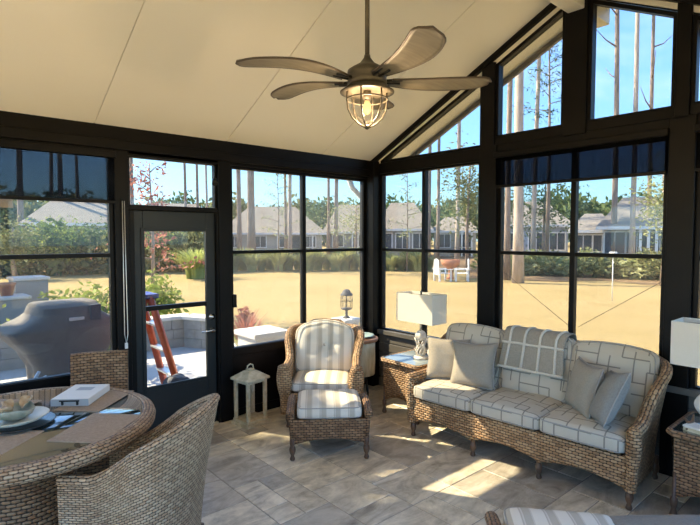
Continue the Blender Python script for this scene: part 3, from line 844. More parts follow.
# table lamps
def shade_box(e, w, d, z0, z1):
    b = MB(); t_ = .004
    for (lo, hi) in (((-w/2,-d/2,z0),(w/2,-d/2+t_,z1)),((-w/2,d/2-t_,z0),(w/2,d/2,z1)),((-w/2,-d/2+t_,z0),(-w/2+t_,d/2-t_,z1)),((w/2-t_,-d/2+t_,z0),(w/2,d/2-t_,z1))): b.box(lo, hi)
    b.build('lamp_shade', M['shade_white'], e)
    s = MB(); s.tube([(-w/2+.005,0,z1-.02),(0,0,z1-.01),(w/2-.005,0,z1-.02)], .002, 6); s.tube([(0,-d/2+.005,z1-.02),(0,0,z1-.01),(0,d/2-.005,z1-.02)], .002, 6)
    s.build('shade_spider', M['metal_black'], e)
    MB().lathe([(0,0),(.012,.004),(.007,.012),(.012,.022),(.008,.034),(0,.042)], 12, (0,0,z1-.01)).build('finial', M['metal_black'], e)
# left lamp: coral and shell base
e = tag(empty('table_lamp', (-.42,-1.15,.574), R(-90)), 'table lamp with rectangular cream shade and pale driftwood shell base', 'lamp')
shade_box(e, .47, .22, .375, .66)
MB().lathe([(0,0),(.075,0),(.08,.012),(.06,.028),(.0,.03)], 20).build('base_plate', M['shell'], e)
b = MB(); rr = random.Random(3)
for k in range(9):
    a = 2*PI*k/9; b.tube([(0.03*math.cos(a),.03*math.sin(a),.02),(.05*math.cos(a+.5),.05*math.sin(a+.5),.08),(.035*math.cos(a+1.3),.035*math.sin(a+1.3),.14),(.065*math.cos(a+1.6),.065*math.sin(a+1.6),.19+.03*rr.random())], [.014,.011,.009,.005], 7)
b.build('coral_branches', M['shell'], e)
b = MB(); rows = []
for i in range(26):
    a = i/25*2*PI; rows.append([((.052+.006*math.sin(5*a))*math.cos(a)*math.sin(q), (.052+.006*math.sin(5*a))*math.sin(a)*math.sin(q), .235+.055*math.cos(q)) for q in [PI*k/12 for k in range(13)]])
MB().grid(rows, closed_u=False).build('shell_body', M['shell'], e)
MB().lathe([(0,.15),(.011,.15),(.011,.43),(.018,.44),(.018,.48),(.006,.485),(.003,.675),(0,.675)], 10).build('stem', M['chrome'], e)
MB().lathe([(0,.485),(.016,.49),(.018,.52),(.030,.56),(.026,.59),(0,.602)], 14).build('bulb', M['white_paint'], e)
# shells beside it on the table
def conch(loc, rz, s, mat, label):
    rows = []
    for i in range(61):
        u = i/60; a = u*2*PI*3.2; rad = s*(.10+.9*u)*.55; cx = -s*1.3*(1-u); tubr = s*(.06+.50*u**1.3)
        ctr = Vector((cx, rad*.45*math.cos(a), rad*.45*math.sin(a)+0))
        rows.append([(ctr.x + tubr*.9*math.cos(q), ctr.y + tubr*math.sin(q)*math.cos(a), ctr.z + tubr*math.sin(q)*math.sin(a)) if False else (ctr.x+tubr*.9*math.cos(q), ctr.y*(1)+tubr*math.sin(q)*math.cos(a), ctr.z+tubr*math.sin(q)*math.sin(a)) for q in [2*PI*k/10 for k in range(10)]])
    b = MB().grid(rows, closed_v=True)
    ball = []
    for i in range(17):
        a = 2*PI*i/16; ball.append([(s*.1+s*.62*math.cos(q), s*.52*math.sin(q)*math.cos(a), s*.48*math.sin(q)*math.sin(a)) for q in [PI*k/10 for k in range(11)]])
    b.grid(ball)
    mz = min(v.z for v in b.v); o = b.build('seashell', mat, None); o.location = (loc[0], loc[1], loc[2]-mz); o.rotation_euler = (0,0,rz)
    return tag(o, label, 'shell')
conch((-.38,-1.31,.575), R(60), .115, M['shell'], 'large pale seashell lying on the side table behind the pillows')
conch((-.27,-.97,.575), R(150), .055, M['brown_shell'], 'brown seashell at the back of the left side table')
# right lamp: round stone body
e = tag(empty('table_lamp', (-.42,-3.64,.574), R(-90)), 'table lamp with grey-lit rectangular shade and round white body at the right edge', 'lamp')
shade_box(e, .47, .24, .39, .675)
MB().lathe([(0,0),(.055,0),(.058,.015),(.045,.03),(.05,.04)]+[(.052+.068*math.sin(PI*k/10), .04+.19*k/10) for k in range(1,10)]+[(.03,.235),(.014,.25),(.012,.43),(.018,.44),(.018,.48),(.006,.485),(.003,.68),(0,.68)], 28).build('lamp_body', M['stone_lamp'], e)
MB().lathe([(0,.485),(.016,.49),(.018,.52),(.030,.56),(.026,.59),(0,.602)], 14).build('bulb', M['white_paint'], e)
# driftwood piece + card box beside the lamp
b = MB(); b.tube([(-.08,0,.018),(-.03,.01,.03),(.02,-.005,.045),(.05,.0,.09)], [.008,.014,.012,.005], 8); b.tube([(-.01,.01,.035),(.03,.04,.05),(.04,.06,.03)], [.01,.008,.004], 8)
b.tube([(-.06,0,.02),(-.05,-.04,.015),(-.02,-.07,.012)], [.009,.008,.005], 8)
mz = min(v.z for v in b.v); o = b.build('driftwood', M['brown_shell'], None); o.location = (-.56,-3.54,.575-mz); tag(o, 'small brown driftwood twig beside the right lamp body', 'ornament')
e = tag(empty('coaster_box', (-.60,-3.60,.574), R(-12)), 'small cream box lying on the dark right side table', 'box')
bx((-.05,-.075,0),(.05,.075,.024)).build('box_body', M['lantern'], e, .003); bx((-.053,-.078,.024),(.053,.078,.036)).build('lid', M['cream'], e, .004)
o = MB().lathe([(0,0),(.035,0),(.036,.004),(.030,.03),(.034,.075),(.031,.075),(.027,.03),(0,.008)], 20).build('votive_glass', M['tealplate'], None); o.location = (-.62,-3.76,.575); tag(o, 'small pale glass votive on the right side table', 'glass')

# drum stand in the corner
e = tag(empty('drum_table', (-.46,-.30,0)), 'round pale wooden drum table on black legs in the room corner', 'side table')
MB().lathe([(0,.25),(.15,.25),(.158,.26),(.162,.40),(.160,.56),(.162,.63),(0,.63)], 32).build('drum_body', M['drumwood'], e)
MB().lathe([(0,.63),(.18,.63),(.195,.645),(.195,.665),(.185,.672),(0,.672)], 32).build('tray_top', M['rust'], e)
for k in range(3):
    a = R(20+120*k); MB().tube([(.10*math.cos(a),.10*math.sin(a),.26),(.14*math.cos(a),.14*math.sin(a),.12),(.155*math.cos(a),.155*math.sin(a),.004)], [.011,.009,.009], 8).build('leg', M['metal_black'], e)
o = MB().lathe([(0,0),(.09,0),(.15,.012),(.165,.022),(.160,.026),(.09,.008),(0,.008)], 30).build('plate', M['tealplate'], None); o.location = (-.465,-.285,.673)
tag(o, 'flat sea green plate on the drum table', 'plate')

# wooden lantern on the floor
LS = 1.08
e = tag(empty('candle_lantern', (-1.835,-.215,0), R(9)), 'distressed cream wooden lantern on the floor under the window', 'lantern')
bx((-.13,-.12,0),(.13,.12,.028)).build('base_board', M['lantern'], e, .004); bx((-.115,-.105,.028),(.115,.105,.052)).build('base_step', M['lantern'], e, .004)
for x in (-.095,.095):
    for y in (-.085,.085): bx((x-.014,y-.014,.052),(x+.014,y+.014,.40)).build('corner_post', M['lantern'], e, .003)
b = MB()
for y in (-.085,.085): b.box((-.081,y-.008,.375),(.081,y+.008,.40))
for x in (-.095,.095): b.box((x-.008,-.071,.375),(x+.008,.071,.40))
b.build('top_frame', M['lantern'], e, .002)
b = MB(); s0, s1 = (.13,.118), (.045,.04)
rows = [[(-s0[0],-s0[1],.40),(s0[0],-s0[1],.40),(s0[0],s0[1],.40),(-s0[0],s0[1],.40)],[(-s0[0],-s0[1],.418),(s0[0],-s0[1],.418),(s0[0],s0[1],.418),(-s0[0],s0[1],.418)],[(-s1[0],-s1[1],.475),(s1[0],-s1[1],.475),(s1[0],s1[1],.475),(-s1[0],s1[1],.475)]]
b.grid(rows, closed_v=True, smooth=False); b.face([0,1,2,3], [(0,0)]*4, False); b.face([8,9,10,11], [(0,0)]*4, False); b.build('roof', M['lantern'], e, .003)
b = bx((-.03,-.028,.475),(.03,.028,.49)); b.build('roof_cap', M['lantern'], e, .003)
MB().tube([(-.035,0,.485),(-.03,0,.52),(0,0,.533),(.03,0,.52),(.035,0,.485)], .006, 8).build('handle', M['lantern'], e)
e.scale = (LS, LS, LS)

# ------------------------------------------------------------------ dining set
TX, TY = -3.845, -1.12
e = tag(empty('dining_table', (TX,TY,0)), 'round wicker dining table with dark glass top at the left edge', 'table')
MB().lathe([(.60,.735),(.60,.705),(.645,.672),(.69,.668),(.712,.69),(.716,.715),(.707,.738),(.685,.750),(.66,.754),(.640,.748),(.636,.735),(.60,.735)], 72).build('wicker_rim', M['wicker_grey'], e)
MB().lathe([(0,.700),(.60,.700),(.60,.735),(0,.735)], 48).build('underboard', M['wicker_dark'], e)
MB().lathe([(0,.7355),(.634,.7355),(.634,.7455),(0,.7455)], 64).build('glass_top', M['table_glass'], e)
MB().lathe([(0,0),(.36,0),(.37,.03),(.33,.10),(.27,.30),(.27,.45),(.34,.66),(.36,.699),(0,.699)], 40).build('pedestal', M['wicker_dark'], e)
TZ = .746
def placemat(c, w, d, a, label):
    o = bx((-w/2,-d/2,0),(w/2,d/2,.003)).build('placemat', M['placemat'], None); o.location = (c[0],c[1],TZ); o.rotation_euler = (0,0,R(a)); return tag(o, label, 'placemat', None)
placemat((-3.545,-1.50), .42, .30, 44, 'brown woven placemat on the near right of the round table')
placemat((-3.415,-.985), .42, .29, 44, 'brown woven placemat under the white box')
placemat((-4.03,-1.41), .42, .29, 44, 'brown woven placemat at the front left of the round table')
placemat((-3.93,-.80), .42, .29, 44, 'brown woven placemat behind the bowl on the round table')
# white boxed set with black clasp
e = tag(empty('flat_box', (-3.475,-.885,TZ+.0032), R(52)), 'flat white box with a black clasp lying on a placemat', 'box')
bx((-.16,-.115,0),(.16,.115,.045)).build('box_body', M['white_card'], e, .004)
bx((-.166,-.113,.001),(-.160,.113,.044)).build('end_panel', M['grey_edge'], e, .001)
b = bx((-.170,-.06,.030),(-.161,.06,.038)); b.box((-.176,-.055,.010),(-.166,-.045,.036)); b.box((-.176,.035,.010),(-.166,.045,.036)); b.build('clasp', M['metal_black'], e)
bx((.02,-.05,.0452),(.09,.05,.0458)).build('cover_print', M['grey_edge'], e)
# bowl on platter on charger
bc = (-3.86,-1.165)
o = MB().lathe([(0,0),(.10,0),(.17,.012),(.18,.02),(.17,.02),(.10,.008),(0,.008)], 40).build('charger_plate', M['charger'], None); o.location = (bc[0],bc[1],TZ); tag(o, 'black round charger plate under the cream platter', 'plate')
o = MB().lathe([(0,.0),(.09,0),(.14,.012),(.165,.03),(.160,.034),(.13,.018),(0,.008)], 40, sy=.86).build('platter', M['platter'], None); o.location = (bc[0]-.01,bc[1]+.0,TZ+.0205); o.rotation_euler = (0,0,R(30)); tag(o, 'cream glazed oval platter under the decorative bowl', 'platter')
e = tag(empty('decorative_bowl', (bc[0]-.015,bc[1]+.01,TZ+.0290), R(30)), 'green and amber pottery bowl with curled leaf handles on the platter', 'bowl')
b = MB(); rows = []
for i in range(40):
    a = 2*PI*i/40; k = 1+.07*math.sin(3*a+.6)+.04*math.sin(7*a); up = .012*math.sin(2*a)
    rows.append([(r*k*math.cos(a), r*k*.78*math.sin(a), z+(up if z > .03 else 0)) for r, z in [(0,0),(.03,0),(.06,.012),(.088,.035),(.105,.062),(.101,.064),(.082,.040),(.055,.020),(0,.012)]])
b.grid(rows, closed_u=True); b.build('bowl_body', M['pewter'], e)
for (a, s) in ((20,1.0),(95,.8),(200,1.0)):
    rows = []
    for i in range(9):
        u = i/8; rows.append([((.05+.09*u)*s*math.cos(R(a))-(v-.5)*.07*math.sin(PI*min(1,u+.12))*math.sin(R(a)), (.05+.09*u)*s*math.sin(R(a))*.8+(v-.5)*.07*math.sin(PI*min(1,u+.12))*math.cos(R(a)), .05+.035*math.sin(2.6*u)+.02*(v-.5)**2*4) for v in [k/6 for k in range(7)]])
    MB().grid(rows).build('leaf_petal', M['leafgold'], e, solid=.005)

def make_dining_chair(loc, rz, label, mat, HB=.93):
    e = tag(empty('dining_chair', loc, rz), label, 'dining chair', None)
    w, d = .24, .56; path = u_path(w, d, .17, 0, 10, 12, 14); n = len(path)
    def ypos(t): return path[min(n-1, int(round(t*(n-1))))][1]
    hb = HB-.63
    def h(t): return .62 + hb*max(0, min(1, (ypos(t)-.16)/.40))**1.35
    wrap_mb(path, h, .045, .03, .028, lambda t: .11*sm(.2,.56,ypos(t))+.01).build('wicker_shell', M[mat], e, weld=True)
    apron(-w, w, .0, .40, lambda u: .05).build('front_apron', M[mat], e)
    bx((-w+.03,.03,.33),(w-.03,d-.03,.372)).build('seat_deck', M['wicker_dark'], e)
    cushion('seat_cushion', 2*w-.06, .50, .07, M['cream'], e, (0,.27,.408), n=6, seed=7, wr=.002, pipes=False)
    for x in (-w, w):
        for y in (.01, d-.02): MB().lathe([(0,0),(.018,0),(.018,.10),(0,.10)], 12, (x,y,0)).build('foot', M['wood_leg'], e)
    return e
# near chair, facing the table
def chair_at(center_back, az, *a, **k):
    # origin at front middle; back at +d along local y ; local -y is facing direction az
    rz = R(az+90); off = Vector((0,.70,0)); off.rotate(Matrix.Rotation(rz, 3, 'Z').to_euler())
    return make_dining_chair((center_back[0]-off.x, center_back[1]-off.y, 0), rz, *a, **k)
chair_at((-3.10,-2.00), 136, 'weathered grey wicker dining chair in the foreground with cream seat pad', 'wicker_grey')
def straight_chair(center_back, az, label):
    # squarer high back chair beyond the table
    rz = R(az+90); off = Vector((0,.50,0)); off.rotate(Matrix.Rotation(rz, 3, 'Z').to_euler())
    e = tag(empty('dining_chair', (center_back[0]-off.x, center_back[1]-off.y, 0), rz), label, 'dining chair')
    rows = []
    for i in range(15):
        x = -.20+.40*i/14; cv = .03*(1-(x/.20)**2)
        sec = [(x, .47+cv+.06*(k/10), .40+.51*k/10) for k in range(11)] + [(x, .495+cv+.06, .915)] + [(x, .52+cv+.06*(k/10), .40+.51*k/10) for k in range(10,-1,-1)]
        rows.append(sec)
    b = MB(); b.grid(rows, closed_v=True)
    L = len(rows[0])
    for base in (0, 14*L):
        for k in range(L//2): b.face([base+k, base+k+1, base+L-2-k, base+L-1-k] if k+1 != L-2-k else [base+k, base+k+1, base+L-1-k], [(0,0)]*(4 if k+1 != L-2-k else 3))
    b.build('backrest', M['wicker_dark'], e)
    bx((-.225,0,.36),(.225,.52,.41)).build('seat', M['wicker_dark'], e, .01)
    apron(-.225, .225, -.004, .36, lambda u: .06).build('front_apron', M['wicker_dark'], e)
    cushion('seat_cushion', .43, .44, .06, M['cream'], e, (0,.23,.438), n=6, seed=8, wr=.002, pipes=False)
    for x in (-.20, .20):
        for y in (.03, .49): bx((x-.02,y-.02,0),(x+.02,y+.02,.365)).build('leg', M['wicker_dark'], e, .004)
    return e
straight_chair((-3.225,-.36), 248, 'brown wicker high-back dining chair on the far side of the table by the door')

# ------------------------------------------------------------------ ceiling fan
def make_fan():
    FX, FY = -2.43, -2.49; DZ = -.03
    e = tag(empty('ceiling_fan', (FX,FY,DZ)), 'five-blade carved ceiling fan with caged glass lantern light', 'ceiling fan')
    zc = RIDGE-.24-DZ
    MB().lathe([(0,zc),(.065,zc),(.06,zc-.03),(.02,zc-.07),(0,zc-.07)], 24).build('ceiling_canopy', M['fan'], e)
    MB().lathe([(0,zc-.06),(.0125,zc-.06),(.0125,2.78),(0,2.78)], 14).build('downrod', M['fan'], e)
    MB().lathe([(0,2.80),(.015,2.80),(.018,2.785),(.04,2.755),(.075,2.735),(.105,2.715),(.108,2.69),(.10,2.675),(.105,2.668),(.105,2.64),(0,2.64)], 32).build('motor_housing', M['fan'], e)
    MB().lathe([(0,2.64),(.10,2.64),(.115,2.625),(.145,2.605),(.145,2.600),(.09,2.608),(0,2.612)], 36).build('light_skirt', M['fan'], e)
    g = MB().lathe([(.085,2.605),(.088,2.57),(.084,2.52),(.066,2.475),(.035,2.445),(0,2.435)], 28); g.build('glass_bowl', M['clear'], e)
    c = MB()
    for k in range(6):
        a = PI/6+k*PI/3; c.tube([(r*math.cos(a), r*math.sin(a), z) for r, z in ((.108,2.605),(.110,2.56),(.104,2.51),(.080,2.465),(.045,2.435),(.012,2.418))], .0045, 6)
    for r, z in ((.110,2.565),):
        c.tube([(r*math.cos(a), r*math.sin(a), z) for a in [2*PI*k/28 for k in range(28)]], .004, 6, closed=True)
    c.lathe([(0,2.405),(.010,2.41),(.018,2.42),(.010,2.43),(0,2.432)], 12)
    c.build('light_cage', M['fan'], e)
    MB().lathe([(0,2.61),(.022,2.61),(.022,2.565),(0,2.565)], 12).build('lamp_socket', M['fan'], e)
    MB().lathe([(0,2.565),(.012,2.56),(.022,2.53),(.024,2.51),(.014,2.49),(0,2.483)], 14).build('bulb', M['bulb'], e)
    for ang in (14, 84, 149, 206, 297):
        a = R(ang) + (AZ-PI/2)
        # blade in local frame: u outward, v across, gentle S sweep
        N = 22; top = []
        for i in range(N+1):
            u = i/N; r = .13+.55*u
            wdt = .026+.068*math.sin(PI*min(1, u*.60+.10))**1.2
            if u > .86: wdt *= math.sqrt(max(.02, 1-((u-.86)/.145)**2))
            sweep = .045*math.sin(u*PI*1.15)-.05*u*u
            zz = 2.665 + .018*math.sin(PI*u) - .0*u
            row = []
            for k in range(9):
                v = -1+2*k/8
                y = sweep + v*wdt; z = zz - y*math.tan(R(4)) + .008*(1-v*v) + .012*u*u
                row.append((r, y, z))
            top.append(row)
        m = Matrix.Rotation(a, 4, 'Z')
        rows = [[m @ Vector(p) for p in r] for r in top]
        bl = MB().grid(rows).build('blade', M['blade'], e, solid=.009)
        edge = [r[0] for r in rows] + [r[4] for r in rows[-1:]] + [r[-1] for r in rows[::-1]]
        MB().tube(edge, .0055, 6).build('carved_edge', M['blade_edge'], bl)
        br = MB()
        for s in (-1, 1): br.tube([m @ Vector((.09, s*.018, 2.665)), m @ Vector((.19, s*.022, 2.672 - s*.003))], .008, 6)
        br.build('blade_bracket', M['metal_black'], e)
make_fan()
fl = bpy.data.lights.new('fan_bulb_light', 'POINT'); fl.energy = 10; fl.color = (1,.70,.40); fl.shadow_soft_size = .03
fo = bpy.data.objects.new('fan_bulb_light', fl); C.objects.link(fo); fo.location = (-2.43, -2.49, 2.475)

# ------------------------------------------------------------------ outdoors
GZ = -.15
def ground():
    b = MB(); N = 40; rows = []
    for i in range(N+1):
        x = -120+300*i/N; rows.append([(x, -120+300*j/N, GZ) for j in range(N+1)])
    b = MB().grid(rows); o = b.build('lawn', M['lawn']); structure(o)
ground()
def strip(name, d0, d1, px0, px1, z, mat, n=24):
    rows = []
    for i in range(n+1):
        px = px0+(px1-px0)*i/n; wob = .8*math.sin(i*1.3)
        rows.append([at_dist(px, d0+wob, z), at_dist(px, d1, z)])
    return structure(MB().grid(rows).build(name, mat))
strip('planting_bed', 24.5, 60, 470, 1000, GZ+.02, M['mulch'])
strip('planting_bed', 32, 60, -260, 470, GZ+.02, M['mulch'])
structure(bx((-7,.1,GZ),(.1,4.6,-.09)).build('patio', M['patio'], None))
structure(bx((XB-.2,.1,-.15),(.12,.35,-.085)).build('patio_edge', M['patio'], None))

# seat wall round the patio: blocks with cap
def seat_wall(x0, y0, x1, y1, label, h=.48):
    L = math.hypot(x1-x0, y1-y0); a = math.atan2(y1-y0, x1-x0)
    e = tag(empty('retaining_wall', (x0,y0,-.09), a), label, 'wall')
    b = MB(); rr = random.Random(int(x0*10)); z = 0
    for r in range(3):
        x = -.1*(r % 2); hh = h/3
        while x < L:
            bw = .28+.12*rr.random(); lo = max(0, x); hi = min(L, x+bw-.008)
            if hi > lo: b.box((lo, -.13+.006*rr.random(), r*hh), (hi, .13, (r+1)*hh-.006))
            x += bw
    b.build('stone_courses', M['block'], e)
    bx((-.03,-.16,h),(L+.03,.16,h+.06)).build('cap_stone', M['cap'], e, .008)
seat_wall(-5.8, 4.35, -.60, 4.05, 'low grey block garden wall with light cap behind the ladder')
seat_wall(-.62, 3.95, -.30, 3.30, 'short grey block wall return at the right of the patio')
def pillar(x, y, h, label, s=.24):
    e = tag(empty('stone_pillar', (x,y,-.09)), label, 'pillar')
    b = MB()
    for k in range(int(h/.18)): b.box((-s,-s+.004*(k%2),k*.18),(s,s,k*.18+.174))
    b.build('pillar_shaft', M['cap'], e); bx((-s-.04,-s-.04,int(h/.18)*.18),(s+.04,s+.04,int(h/.18)*.18+.07)).build('pillar_cap', M['cap'], e, .01)
    return int(h/.18)*.18+.07-.09
pillar(-.62, 1.55, .55, 'white stone pillar outside the window right of the door')
zt = pillar(.93, 1.55, .55, 'stone pillar carrying the outdoor lantern behind the armchair', .14)
# outdoor lantern
p = at_dist(337, 7.1, zt)
e = tag(empty('outdoor_lantern', (.93,1.55,zt)), 'grey metal caged lantern outside behind the armchair', 'lantern')
MB().lathe([(0,0),(.06,0),(.05,.02),(.02,.04),(.02,.12),(.085,.14),(.09,.16),(0,.16)], 16).build('stem_base', M['grillgrey'], e)
MB().lathe([(.075,.16),(.08,.30),(.07,.36),(.068,.36),(.077,.30),(.072,.16)], 18).build('glass_jar', M['clear'], e)
c = MB()
for k in range(4):
    a = PI/4+k*PI/2; c.tube([(.088*math.cos(a),.088*math.sin(a),.15),(.092*math.cos(a),.092*math.sin(a),.30),(.08*math.cos(a),.08*math.sin(a),.38)], .005, 6)
c.tube([(.092*math.cos(a),.092*math.sin(a),.27) for a in [2*PI*k/20 for k in range(20)]], .004, 6, closed=True)
c.build('cage', M['metal_black'], e)
MB().lathe([(.10,.36),(.095,.385),(.07,.40),(.06,.43),(.03,.455),(0,.46),(0,.36)], 18).build('hood', M['grillgrey'], e)

# covered grill
def make_grill():
    e = tag(empty('covered_barbecue', (-2.93, 2.15, -.09), R(8)), 'taupe covered barbecue on the patio outside the left window', 'barbecue')
    secs = [(.00,.34,.25),(.20,.35,.25),(.45,.37,.26),(.62,.46,.28),(.78,.60,.31),(.85,.655,.33),(.875,.65,.33),(.90,.60,.325),(.96,.44,.32),(1.02,.345,.31),(1.10,.325,.29),(1.135,.31,.24),(1.145,.29,.20),(1.146,.10,.08)]
    rows = []
    for i in range(64):
        a = 2*PI*i/64; row = []
        for z, sx, sy in secs:
            k = (abs(math.cos(a))**6+abs(math.sin(a))**6)**(-1/6)
            fold = 1+.07*math.sin(9*a+z*2)*max(0, .8-z)+.035*noise.noise(Vector((math.cos(a)*2, math.sin(a)*2, z*3)))
            row.append((sx*k*math.cos(a)*fold, sy*k*math.sin(a)*fold, z))
        rows.append(row)
    b = MB(); b.grid(rows, closed_u=True)
    b.face([i*len(secs)+len(secs)-1 for i in range(64)], [(0,0)]*64)
    oc = b.build('cover', M['grillcover'], e); ms = oc.modifiers.new('edges', 'EDGE_SPLIT'); ms.split_angle = R(24)
    bx((-.06,-.335,.95),(.10,-.300,.985)).build('badge', M['white_card'], e, .004)
    bx((.17,-.335,.93),(.29,-.20,1.11)).build('side_patch', M['grillgrey'], e, .01)
make_grill()
# white lever stand beside the grill
e = tag(empty('hose_reel_stand', (-3.36,1.27,-.089), R(15)), 'white metal hose cart leaning beside the covered barbecue', 'cart')
MB().tube([(-.12,0,.33),(-.06,0,.44),(0.02,0,.56)], .016, 8).build('handle_bar', M['white_paint'], e)
MB().tube([(.10,0,.10),(.06,0,.25),(.10,0,.42),(.07,0,.50)], [.045,.05,.03,.015], 8).build('body', M['white_paint'], e)
MB().tube([(.05,0,.0),(.10,0,.03),(.20,0,.05)], [.02,.025,.018], 8).build('foot', M['white_paint'], e)

# ladder
def make_ladder():
    e = tag(empty('step_ladder', (-2.23,1.40,-.09), R(0)), 'orange fibreglass step ladder outside the door', 'ladder')
    H = 1.22
    def rail(x0, y0, x1, y1, w=.035):
        b = MB(); b.tube([(x0,y0,0),(x1,y1,H)], w, 4); return b
    for s in (-1, 1):
        rail(.30, s*.24, -.02, s*.15, .042).build('front_rail', M['orange'], e)
        rail(-.36, s*.22, -.06, s*.14, .030).build('rear_rail', M['orange'], e)
    for k in range(1, 4):
        u = k/4.1; x = .30+(-.32)*u; y = .24-.09*u
        bx((x-.05,-y,u*H-.012),(x+.045,y,u*H+.012)).build('step', M['alu'], e, .003)
        bx((-.36+.30*u-.01,-(.22-.08*u),u*H-.012),(-.36+.30*u+.01,.22-.08*u,u*H+.012)).build('rear_brace', M['alu'], e, .003)
    bx((-.12,-.18,H-.02),(.07,.18,H+.03)).build('top_cap', noisy('blue cap', (.02,.05,.25), (.03,.07,.32), 5), e, .008)
make_ladder()
# grey bucket-like pack by the ladder
o = cushion_mb(.28,.24,.34, 3.2, 14, .1, seed=4, wr=.03).build('canvas_bag', M['grillgrey'], None, weld=True); o.location = (-2.05,1.02,.079)
mzv = min(v.co.z for v in o.data.vertices); o.location.z = -.089-mzv; tag(o, 'dark grey canvas bag on the patio in front of the ladder', 'bag')

# raised grey cabinet and pot beyond the grill
e = tag(empty('outdoor_cabinet', tuple(at_dist(27,12.8)), R(4)), 'grey outdoor counter cabinet behind the barbecue', 'cabinet')
bx((-.30,-.3,0),(.30,.3,1.05)).build('body', M['wall_grey'], e, .01); bx((-.33,-.33,1.05),(.33,.33,1.11)).build('top', M['cap'], e, .01)
e = tag(empty('outdoor_counter', tuple(at_dist(-12,12.0)), R(4)), 'low grey outdoor counter at the far left edge', 'counter')
bx((-1.3,-.3,0),(.60,.3,.74)).build('body', M['wall_grey'], e, .01); bx((-1.33,-.33,.74),(.62,.33,.80)).build('top', M['cap'], e, .01)
o = MB().lathe([(0,0),(.10,0),(.14,.20),(.16,.20),(.16,.25),(.13,.25),(.12,.22),(0,.21)], 20).build('flower_pot', M['terracotta'], None); o.location = at_dist(5,12.05,.651)
tag(o, 'terracotta flower pot standing on the low outdoor counter', 'pot')

# foliage
def leaf_cloud(n, rx, ry, rz, cz, size, seed, shape='ball', hollow=.55):
    rr = random.Random(seed); b = MB()
    for _ in range(n):
        while True:
            v = Vector((rr.uniform(-1,1), rr.uniform(-1,1), rr.uniform(-1,1)))
            if .02 < v.length <= 1: break
        v = v.normalized()*(hollow+(1-hollow)*rr.random())
        nz = 1+.35*noise.noise(v*2.2+Vector((seed*3.7,0,0)))
        p = Vector((v.x*rx*nz, v.y*ry*nz, cz+v.z*rz*nz))
        s = size*rr.uniform(.6,1.3); a = Vector((rr.gauss(0,1), rr.gauss(0,1), rr.gauss(0,.6))).normalized()
        c = a.cross(Vector((rr.gauss(0,1), rr.gauss(0,1), rr.gauss(0,1)))).normalized()
        k = len(b.v); b.v += [p-a*s, p+c*s*.45, p+a*s, p-c*s*.45]; b.face([k,k+1,k+2,k+3], [(0,0)]*4, False)
    return b
def blades(n, r, h, seed, lean=.6, w=.012):
    rr = random.Random(seed); b = MB()
    for _ in range(n):
        a = rr.uniform(0, 2*PI); rad = r*.25*rr.random(); L = h*rr.uniform(.7,1.15); ln = lean*rr.uniform(.2,1)*r
        d = Vector((math.cos(a), math.sin(a), 0)); s = Vector((-d.y, d.x, 0))*w
        pts = [d*rad + d*ln*u*u + Vector((0,0,L*(u-.28*u*u*u*lean))) for u in (0,.35,.7,1)]
        k = len(b.v)
        for i, p in enumerate(pts):
            f = (1,.9,.6,.1)[i]; b.v += [p-s*f, p+s*f]
        for i in range(3): b.face([k+2*i,k+2*i+1,k+2*i+3,k+2*i+2], [(0,0)]*4, False)
    return b
def stems(n, r, h, seed):
    rr = random.Random(seed); b = MB()
    for k in range(n):
        a = 2*PI*k/n+rr.random(); b.tube([(0,0,0),(r*.3*math.cos(a),r*.3*math.sin(a),h*.45),(r*.7*math.cos(a),r*.7*math.sin(a),h*.9)], [.02*h+.004,.013*h+.003,.004], 5)
    return b
def shrub(loc, rx, rz, mat, label, seed, n=500, size=.07, name='garden_shrub', group=None, cat='shrub'):
    e = tag(empty(name, loc, seed*.7), label, cat, group)
    leaf_cloud(n, rx, rx, rz*.55, rz*.55, size, seed, hollow=.2).build('foliage', M[mat], e)
    stems(5, rx*.7, rz, seed).build('stems', M['bark'], e)
    return e
s = gp(95, 345, GZ)
shrub((-2.30,3.35,-.09), .55, 1.15, 'leaf_green', 'bright green bush right of the covered barbecue', 2, 1800, .055)
shrub((-.72,5.2,GZ), .50, 1.15, 'leaf_green', 'leafy green bush behind the garden wall seen through the door', 3, 1600, .06)
shrub((-4.05,4.95,GZ), .5, .9, 'leaf_mid', 'dark green bush behind the left end of the barbecue', 4, 600, .06)
shrub((-3.45,5.2,GZ), .35, 1.35, 'leaf_lime', 'thin lime sapling rising behind the barbecue', 5, 160, .06)
shrub((-2.35,5.6,GZ), .5, .95, 'leaf_green', 'wide green bush against the lawn beyond the barbecue', 6, 800, .06)
e = tag(empty('red_leaf_plant', (-.30,2.55,-.09)), 'red and green strappy plant behind the white pillar', 'plant')
blades(90, .45, .85, 11, .9, .022).build('foliage', M['leaf_red'], e); blades(60, .55, .62, 12, 1.0, .018).build('lower_leaves', M['leaf_lime'], e)
e = tag(empty('palmetto_clump', tuple(at_dist(195, 25.0)), 0), 'spiky lime green palmetto clump on the lawn beyond the door', 'plant')
blades(260, 1.7, 1.7, 13, .9, .05).build('foliage', M['leaf_lime'], e)
e = tag(empty('orange_shrub', (-.02,3.05,-.09)), 'small orange leafed plant by the wall corner outside the door', 'plant')
leaf_cloud(220, .16, .16, .24, .52, .045, 71, hollow=.2).build('foliage', M['leaf_red'], e); stems(4, .1, .4, 5).build('stems', M['bark'], e)

